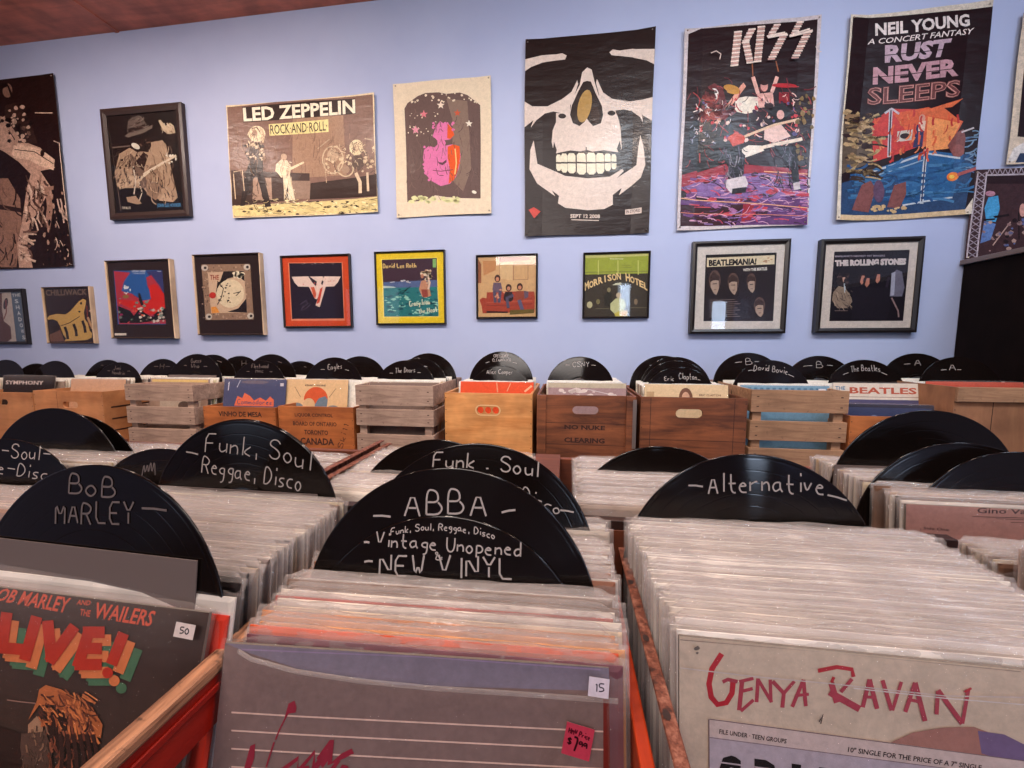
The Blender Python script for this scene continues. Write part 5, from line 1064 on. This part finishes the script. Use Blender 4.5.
def crate(x0, x1, ztop, label, m, marks=(), hole=None, posts=None, seams=(), cat='crate', y0=1.55, y1=2.0, zside=None, yaw=0, nail=True):
    w = x1 - x0; h = ztop - TB; root = empty('wooden_crate', ((x0 + x1) / 2, y0, TB), (0, 0, R(yaw))); tag(root, label, cat)
    zs = (zside or ztop) - TB; D = y1 - y0; t = .012
    b = MB(); loops = [[(-w / 2, 0), (w / 2, 0), (w / 2, h), (-w / 2, h)]]
    if hole:
        if hole[4] == 3:
            for k in (-1, 0, 1): loops.append(stadium(hole[0] + k * hole[2] / 3.1, hole[1], hole[2] / 3.6, hole[3] * .8)[::-1])
        else: loops.append(stadium(*hole[:4])[::-1])
    b.prism(loops, 0, t); inkpanel(b, w, h, t, list(marks) + [('seam', -w / 2, z, w / 2, z, .002) for z in seams])
    b.build('front_panel', [m, stencil], root)
    if hole and hole[4] == 3:                                     # pale rim let into the grip
        r = MB(); r.prism([stadium(hole[0], hole[1], hole[2] * 1.08, hole[3] * 1.15), stadium(hole[0], hole[1], hole[2] * .98, hole[3] * .92)[::-1]], -.001, .001); r.build('grip_rim', plain('pale_rim', (230, 190, 140), .5), root)
    MB().box(-w / 2, w / 2, D - t, D, 0, zs).build('back_panel', m, root)
    for s in (-1, 1): MB().box(min(s * w / 2, s * (w / 2 - .009)), max(s * w / 2, s * (w / 2 - .009)), t, D - t, .0, zs).build('side_panel', m, root)
    MB().box(-w / 2 + .009, w / 2 - .009, t, D - t, 0, .006).build('bottom_panel', m, root)
    if posts:
        for s in (-1, 1): MB().box(s * w / 2 - (.036 if s > 0 else 0), s * w / 2 + (0 if s > 0 else .036), -.010, 0, 0, h).build('corner_board', posts, root, bevel=.0015)
        MB().box(w / 2 - .012, w / 2 + .0015, -.0115, .03, h - .20, h - .012).build('metal_strap', plain('dull_steel_strap', (150, 136, 130), .45, .7), root)
    elif nail:
        b = MB()
        for s in (-1, 1):
            for k in range(6): b.box(s * (w / 2 - .005) - .0016, s * (w / 2 - .005) + .0016, -.0006, 0, .02 + k * (h - .04) / 5 - .0016, .02 + k * (h - .04) / 5 + .0016)
        b.build('nails', plain('dark_nail', (50, 30, 26), .5, .3), root)
    return root
def slatcrate(x0, x1, zs, label, m, y0=1.55, y1=2.0, yaw=0):
    w = x1 - x0; root = empty('slatted_crate', ((x0 + x1) / 2, y0, TB), (0, 0, R(yaw))); tag(root, label, 'crate'); D = y1 - y0; H = max(b for a, b in zs) - TB
    for sx in (-1, 1):
        for y in (.010, D - .035): MB().box(sx * (w / 2 - .010) - (.03 if sx > 0 else 0), sx * (w / 2 - .010) + (0 if sx > 0 else .03), y, y + .025, 0, H - .01).build('corner_post', m, root)
    for a, b2 in zs:
        a -= TB; b2 -= TB
        for y in (0, D - .010):
            j = rnd.uniform(-.0015, .0015); s = MB().box(-w / 2, w / 2, 0, .010, 0, b2 - a)
            for sx in (-1, 1):
                for zz in (.25, .7): s.box(sx * (w / 2 - .022) - .004, sx * (w / 2 - .022) + .004, -.0004, 0, (b2 - a) * zz - .0017, (b2 - a) * zz + .0017, 1)
            s.build('slat', [m, stencil], root, (0, y, a + j), bevel=.0012)
        for sx in (-1, 1):
            MB().box(-.0045, .0045, 0, D - .020, 0, b2 - a).build('slat', m, root, (sx * (w / 2 - .0045), .010, a + rnd.uniform(-.0015, .0015)), bevel=.0012)
    MB().box(-w / 2 + .01, w / 2 - .01, .012, D - .012, .0, .006).build('bottom_panel', m, root)
    return root
crate(-3.245, -2.875, 1.022, 'pale plywood box at the very end of the crate table', pine2, hole=(.0, .205, .08, .028, 1))
crate(-2.86, -2.489, 1.024, 'pale plywood box holding a black titled cover, next to the slotted one', pine2, hole=(.0, .205, .08, .028, 1))
r = crate(-2.483, -2.102, 1.036, 'pale plywood box with one grip slot beside the grey slatted crate', pine2, hole=(.01, .200, .085, .03, 1), marks=[('seam', -.06, .12, -.06, .26, .0015)])
b = MB()
for z in (.075, .13, .185): b.box(0, .0012, .03, .42, z, z + .006)
b.build('side_slot', dark, r, (.1905, 0, 0))
slatcrate(-1.981, -1.633, [(.800, .872), (.895, .972), (1.000, 1.073)], 'grey slatted crate between the pale box and the blue cover', grey)
crate(-1.587, -1.238, .980, 'low orange brown wine box in front of the blue cover', winem, marks=[('VINHO DE MESA', -.10, .11, .165, .188, .03), ('PORTUGAL', -.08, .08, .12, .145, .03)])
crate(-1.224, -.880, .988, 'low orange box stencilled with a liquor board address', winem, marks=[('LIQUOR CONTROL', -.095, .080, .170, .188, .02), ('BOARD OF ONTARIO', -.105, .095, .134, .152, .02), ('TORONTO', -.055, .055, .096, .116, .03), ('CANADA', -.075, .08, .052, .082, .03), ('hand', 'Ski11', .115, .04, .150, .14, .022, .003)])
slatcrate(-.867, -.532, [(.800, .878), (.915, .984), (1.001, 1.084)], 'weathered gapped crate between the stencilled box and the bright pine crate', grey)
crate(-.484, -.129, 1.058, 'bright orange pine crate with a three hole grip', pinem, hole=(-.0, .218, .096, .038, 3))
crate(-.111, .264, 1.056, 'dark crate with a slot grip and faded stencil, next to bright pine', dkm, hole=(.0, .226, .10, .032, 1), posts=dkm, seams=(.09, .175), marks=[('NO NUKE', -.08, .075, .150, .168, .04), ('CLEARING', -.08, .075, .098, .118, .04)])
crate(.282, .659, 1.054, 'dark plank crate with a slot grip below the tan cover', dkm, hole=(-.012, .222, .098, .034, 1), seams=(.12,), marks=[('seam', -.152, 0, -.152, .28, .002), ('seam', .145, 0, .145, .28, .002)])
slatcrate(.672, .994, [(.80, .872), (.900, .972), (1.005, 1.086)], 'brown slatted crate holding a pale blue cover', tanm)
crate(1.003, 1.300, .998, 'low orange wine box in front of the dark photo cover', winem, marks=[('VINHO', -.07, .07, .16, .18, .03)])
r = crate(1.320, 1.675, 1.106, 'tall faded plywood crate with a top slat by the dark cupboard', fadem, marks=[('seam', -.06, 0, -.06, .29, .0025)])
MB().box(-.1775, .1775, -.011, 0, .285, .334).build('slat', tanm, r, bevel=.0015)

# --- covers standing at the front of the crates
def simple(x, y, label, col, draw=lambda a: None, bz=.782, lean=9): return front(None, col, x, y, bz, lean, rnd.uniform(-.8, .8), label, draw)[0]
def d(a): a.tx((226, 206, 196), 'SYMPHONY', -.14, .290, .09, .27)
simple(-2.70, 1.68, 'black cover with a white title in the first pale box', (40, 24, 26), d)
simple(-2.29, 1.68, 'plain tan cover at the front of the slotted pale box', (206, 160, 126), bz=.77)
def d(a): a.poly((220, 186, 110), [(-.15, .30), (.15, .30), (.15, .312), (-.15, .312)]); a.poly((190, 170, 150), [(-.1, .16), (.12, .16), (.12, .22), (-.1, .22)]); a.ell((90, 70, 60), .03, .19, .03, .02)
simple(-1.81, 1.66, 'tan cover with a yellow top edge inside the grey slatted crate', (170, 140, 120), d, .778)
def d(a):
    a.ell((106, 96, 110), 0, .300, .07, .008); pts = [(-.10, .19), (-.085, .235), (-.06, .225), (-.05, .25), (-.02, .235), (.0, .215), (.03, .23), (.06, .215), (.08, .235), (.10, .22), (.10, .19)]
    a.poly((226, 110, 76), pts); a.hand((70, 72, 104), 'Commodores', -.085, .198, .09, .198, .022, .003); a.poly((206, 200, 206), [(.128, .283), (.145, .283), (.145, .297), (.128, .297)]); a.line((210, 210, 220), [(-.135, .26), (-.132, .30)], .004); a.line((190, 190, 206), [(-.09, .275), (-.075, .308)], .003)
simple(-1.42, 1.665, 'blue cover with puffy orange lettering in the low wine box', (72, 76, 108), d, .782)
def d(a):
    a.tx((70, 54, 50), 'KENNY LOGGINS', -.05, .292, .05, .284, 0, .03); a.ell((208, 88, 48), .005, .225, .058, .056, 0, 30); a.poly((110, 124, 136), [(.063, .225), (.06, .19), (-.01, .18), (.0, .20), (.02, .23), (.05, .24)]); a.ell((214, 176, 130), -.028, .20, .03, .03); a.ell((120, 130, 136), -.085, .19, .03, .018); a.ell((120, 130, 136), .09, .185, .028, .014)
    a.line((90, 60, 50), [(-.10, .28), (-.07, .235)], .002); a.line((90, 60, 50), [(.10, .275), (.07, .235)], .002); a.poly((206, 160, 110), [(-.155, .30), (-.15, .16), (-.157, .16), (-.157, .31)])
simple(-1.125, 1.675, 'tan cover with a red and grey swirl disc in the stencilled box', (222, 184, 136), d, .782)
simple(-.70, 1.66, 'grey brown cover at the front of the weathered gapped crate', (130, 108, 98), bz=.775)
def d(a): a.line((226, 150, 110), [(-.0, .312), (.005, .27)], .006); a.line((232, 160, 120), [(.06, .31), (.045, .275)], .004); a.line((232, 180, 140), [(.12, .275), (.15, .30)], .008)
simple(-.292, 1.672, 'vivid orange red cover in the bright pine crate', (226, 84, 44), d, .782)
def d(a): a.poly((190, 176, 150), [(-.157, .295), (.157, .295), (.157, .315), (-.157, .315)]); a.blobs((226, 206, 196), 12, -.12, .26, .12, .29, .003, .012, 2, 3); a.line((210, 196, 190), [(.0, .29), (.13, .262)], .003)
simple(.086, 1.665, 'mauve cover with a pale top edge in the handled dark crate', (168, 138, 136), d, .782)
def d(a): a.ell((120, 80, 62), 0, .262, .026, .04); a.ell((206, 160, 130), .0, .262, .015, .024); a.tx((120, 84, 64), 'ERIC CLAPTON', .05, .278, .13, .270, 0, .02); a.poly((190, 156, 116), [(-.15, .25), (-.12, .25), (-.12, .285), (-.15, .285)])
simple(.470, 1.655, 'tan cover with a small long haired face in the dark plank crate', (222, 192, 150), d, .782)
def d(a):
    for i in range(12): a.poly((86, 124, 146), [(-.13 + i * .022, .29), (-.118 + i * .022, .29), (-.118 + i * .022, .306), (-.13 + i * .022, .306)])
    a.poly((232, 224, 226), [(.12, .288), (.145, .288), (.145, .304), (.12, .304)])
simple(.835, 1.665, 'pale blue cover with a dotted top edge in the brown slatted crate', (120, 156, 176), d, .782)
def d(a): a.poly((226, 210, 190), [(-.1575, .255), (.1575, .255), (.1575, .315), (-.1575, .315)]); a.tx((190, 86, 60), 'BEATLES', -.100, .299, .13, .274, 0, .03); a.tx((90, 130, 160), 'THE', -.15, .302, -.115, .288, 0, .03); a.line((150, 110, 90), [(-.14, .262), (.14, .262)], .002); a.poly((86, 80, 110), [(-.1575, .0), (.1575, .0), (.1575, .252), (-.1575, .252)])
simple(1.185, 1.70, 'cream cover with a red title above the dark photo cover', (226, 210, 190), d, .792)
def d(a):
    a.poly((52, 60, 92), [(-.15, .0), (.15, .0), (.15, .30), (-.15, .30)]); a.ell((130, 140, 170), -.05, .235, .022, .032); a.ell((120, 130, 160), .055, .24, .022, .03); a.line((190, 190, 210), [(-.14, .215), (-.10, .218), (-.09, .21)], .007); a.line((70, 50, 60), [(-.05, .25), (-.04, .20)], .006)
o = simple(1.165, 1.625, 'dark blue photo cover with two dim faces in the low wine box', (52, 54, 78), d, .778); o.scale = (.93, 1, .82)
simple(1.495, 1.69, 'orange red cover glimpsed above the faded plywood crate', (206, 84, 60), bz=.802)

# --- the many sleeves packed behind them
b = MB(); g = random.Random(11)
for x0, x1, top, ya in ((-3.235, -2.885, 1.075, 1.66), (-2.86, -2.49, 1.075, 1.70), (-2.46, -2.12, 1.085, 1.70), (-1.97, -1.645, 1.092, 1.68), (-1.575, -1.25, 1.090, 1.685), (-1.21, -.895, 1.090, 1.695), (-.855, -.545, 1.096, 1.68),
                        (-.47, -.14, 1.090, 1.695), (-.095, .25, 1.092, 1.685), (.295, .645, 1.090, 1.675), (.685, .98, 1.096, 1.685), (1.015, 1.29, 1.094, 1.72), (1.335, 1.66, 1.108, 1.71)):
    y = ya; cx = (x0 + x1) / 2
    while y < 1.972:
        if all(not (abs(cx - c[0][0]) < .32 and abs(y - c[0][1] - .006) < .0055) for c in CD):
            h = .298 + g.uniform(-.004, .006); s = math.sin(R(9)) * h; zb = top - h * .9877; jx = g.uniform(-.004, .004); wd = min(.1565, (x1 - x0) / 2 - .004)
            if x1 - x0 > .5: wd = .157; cx = x0 + .157 + (0 if g.random() < .5 else .3)
            c = rgb(g.choice([(226, 214, 196)] * 6 + [(236, 230, 216)] * 4 + [(190, 176, 160), (150, 130, 116), (206, 180, 140), (110, 100, 104), (214, 206, 170)])); cw = rgb((232, 226, 216))
            n = 9; P = []
            for i in range(n):
                u = i / (n - 1); x = cx + jx - wd + 2 * wd * u; wv = g.uniform(-.0012, .0012); hz = g.uniform(-.001, .002)
                P.append([(x, y - s - .0015, zb), (x, y - .0018 + wv, top - .010), (x, y + wv, top + hz), (x, y + .0018 + wv, top - .008), (x, y - s + .0015, zb)])
            o = len(b.v)
            for p in P: b.v += p
            for i in range(n - 1):
                for j in range(4): b.face((o + i * 5 + j, o + (i + 1) * 5 + j, o + (i + 1) * 5 + j + 1, o + i * 5 + j + 1), 0, cw if j in (1, 2) else c)
            for e in (0, (n - 1) * 5): b.face([o + e + j for j in range(5)], 0, c)
        y += g.uniform(.0085, .0115)
o = b.build('record_sleeves', printed('sleeved_card', .32, 0.0, .12)); tag(o, 'tightly packed pale record sleeves filling the crates along the wall', 'records', kind='stuff')

# --- cupboard at the end of the crates
cup = empty('dark_cupboard', (2.05, 1.4, 0)); tag(cup, 'tall dark brown cupboard standing at the end of the crate table', 'cupboard')
dkb = wood('very_dark_brown', (24, 14, 12), (16, 9, 8), (14, 14, 2), .7)
for nd in dkb.node_tree.nodes:
    if nd.type == 'BSDF_PRINCIPLED': nd.inputs['Specular IOR Level'].default_value = 0.08
edge = plain('grey_edge_strip', (112, 98, 96), .5)
rk(cup, 'side_panel', 1.722, 1.742, .95, 2.045, .0, 1.598, dkb, 0); rk(cup, 'back_panel', 1.742, 2.34, 2.025, 2.045, 0, 1.598, dkb, 0); rk(cup, 'side_panel', 2.34, 2.36, .95, 2.045, 0, 1.598, dkb, 0)
rk(cup, 'door', 1.744, 2.04, .95, .97, .08, 1.59, dkb, .002); rk(cup, 'door', 2.044, 2.338, .95, .97, .08, 1.59, dkb, .002); rk(cup, 'top_board', 1.705, 2.375, .93, 2.045, 1.598, 1.618, edge, .002); rk(cup, 'plinth', 1.742, 2.34, .98, 2.02, 0, .08, dkb, 0)

# ================================================================== light, camera, view
def area(name, loc, target, size, energy, col, size_y=None, spread=180):
    L = bpy.data.lights.new(name, 'AREA'); L.energy = energy; L.color = col; L.size = size; L.spread = R(spread)
    if size_y: L.shape = 'RECTANGLE'; L.size_y = size_y
    o = bpy.data.objects.new(name, L); COL.objects.link(o); o.location = loc
    o.rotation_euler = (Vector(target) - Vector(loc)).to_track_quat('-Z', 'Y').to_euler(); return o
WARM = (1.0, .76, .60); DAY = (.62, .76, 1.0)
area('window_daylight', (.99, Y0 + .05, 1.7), (.99, 2, 1.5), .17, 7, DAY, 1.15)
area('window_daylight', (2.53, Y0 + .05, 1.35), (1.2, 2, 1.5), .2, 10, DAY, 1.25)
area('cool_fill_light', (1.9, .2, 2.88), (1.2, 1.6, 1.2), .5, 22, (.66, .80, 1.0))  # added cool fill below the ceiling, stands in for more daylight
area('window_daylight', (-3.62, Y0 + .05, 1.55), (-3.0, 2, 1.5), 1.0, 5, DAY, 1.5)
for i, (x, y, e, c) in enumerate(((-2.6, .75, 12, (1.0, .82, .72)), (-1.6, .8, 10.5, (1.0, .82, .72)), (-.5, .4, 6, (.88, .94, 1.0)), (.4, .42, 6.5, (.74, .88, 1.0)), (1.2, .5, 5.5, (.66, .82, 1.0)))):
    area('ceiling_spot', (x, y, 2.88), (x - .08, 2.05, 1.2), .26, e, c, None, 125)
for x, y, e in ((-.55, .35, 13), (.25, .5, 11), (-1.5, .6, 9), (.9, .7, 7)): area('ceiling_lamp', (x, y, 2.85), (x, y + .2, 1.0), .14, e * 1.05, WARM)
area('room_fill_light', (-.4, -1.5, 2.85), (-.2, .6, .8), 1.2, 54, (1.0, .90, .84))  # added broad fill from behind the viewer to soften shadows, no real fixture
w = bpy.data.worlds.new('world'); scene.world = w; w.use_nodes = True; w.node_tree.nodes['Background'].inputs[0].default_value = (.55, .62, .85, 1); w.node_tree.nodes['Background'].inputs[1].default_value = .35

cam = bpy.data.cameras.new('camera'); cam.sensor_width = 36; cam.lens = 400 / 1024 * 36; cam.clip_start = .01
co = bpy.data.objects.new('camera', cam); COL.objects.link(co); co.location = (0, 0, 1.25); co.rotation_euler = (R(90 - 5.6), 0, R(7.7)); scene.camera = co
scene.view_settings.view_transform = 'Standard'; scene.view_settings.look = 'None'; scene.view_settings.exposure = 0.0; scene.view_settings.gamma = 1.0; scene.view_settings.use_curve_mapping = False
try:
    scene.cycles.transparent_max_bounces = 24; scene.cycles.max_bounces = 8; scene.cycles.use_denoising = True; scene.cycles.sample_clamp_indirect = 6
except Exception: pass
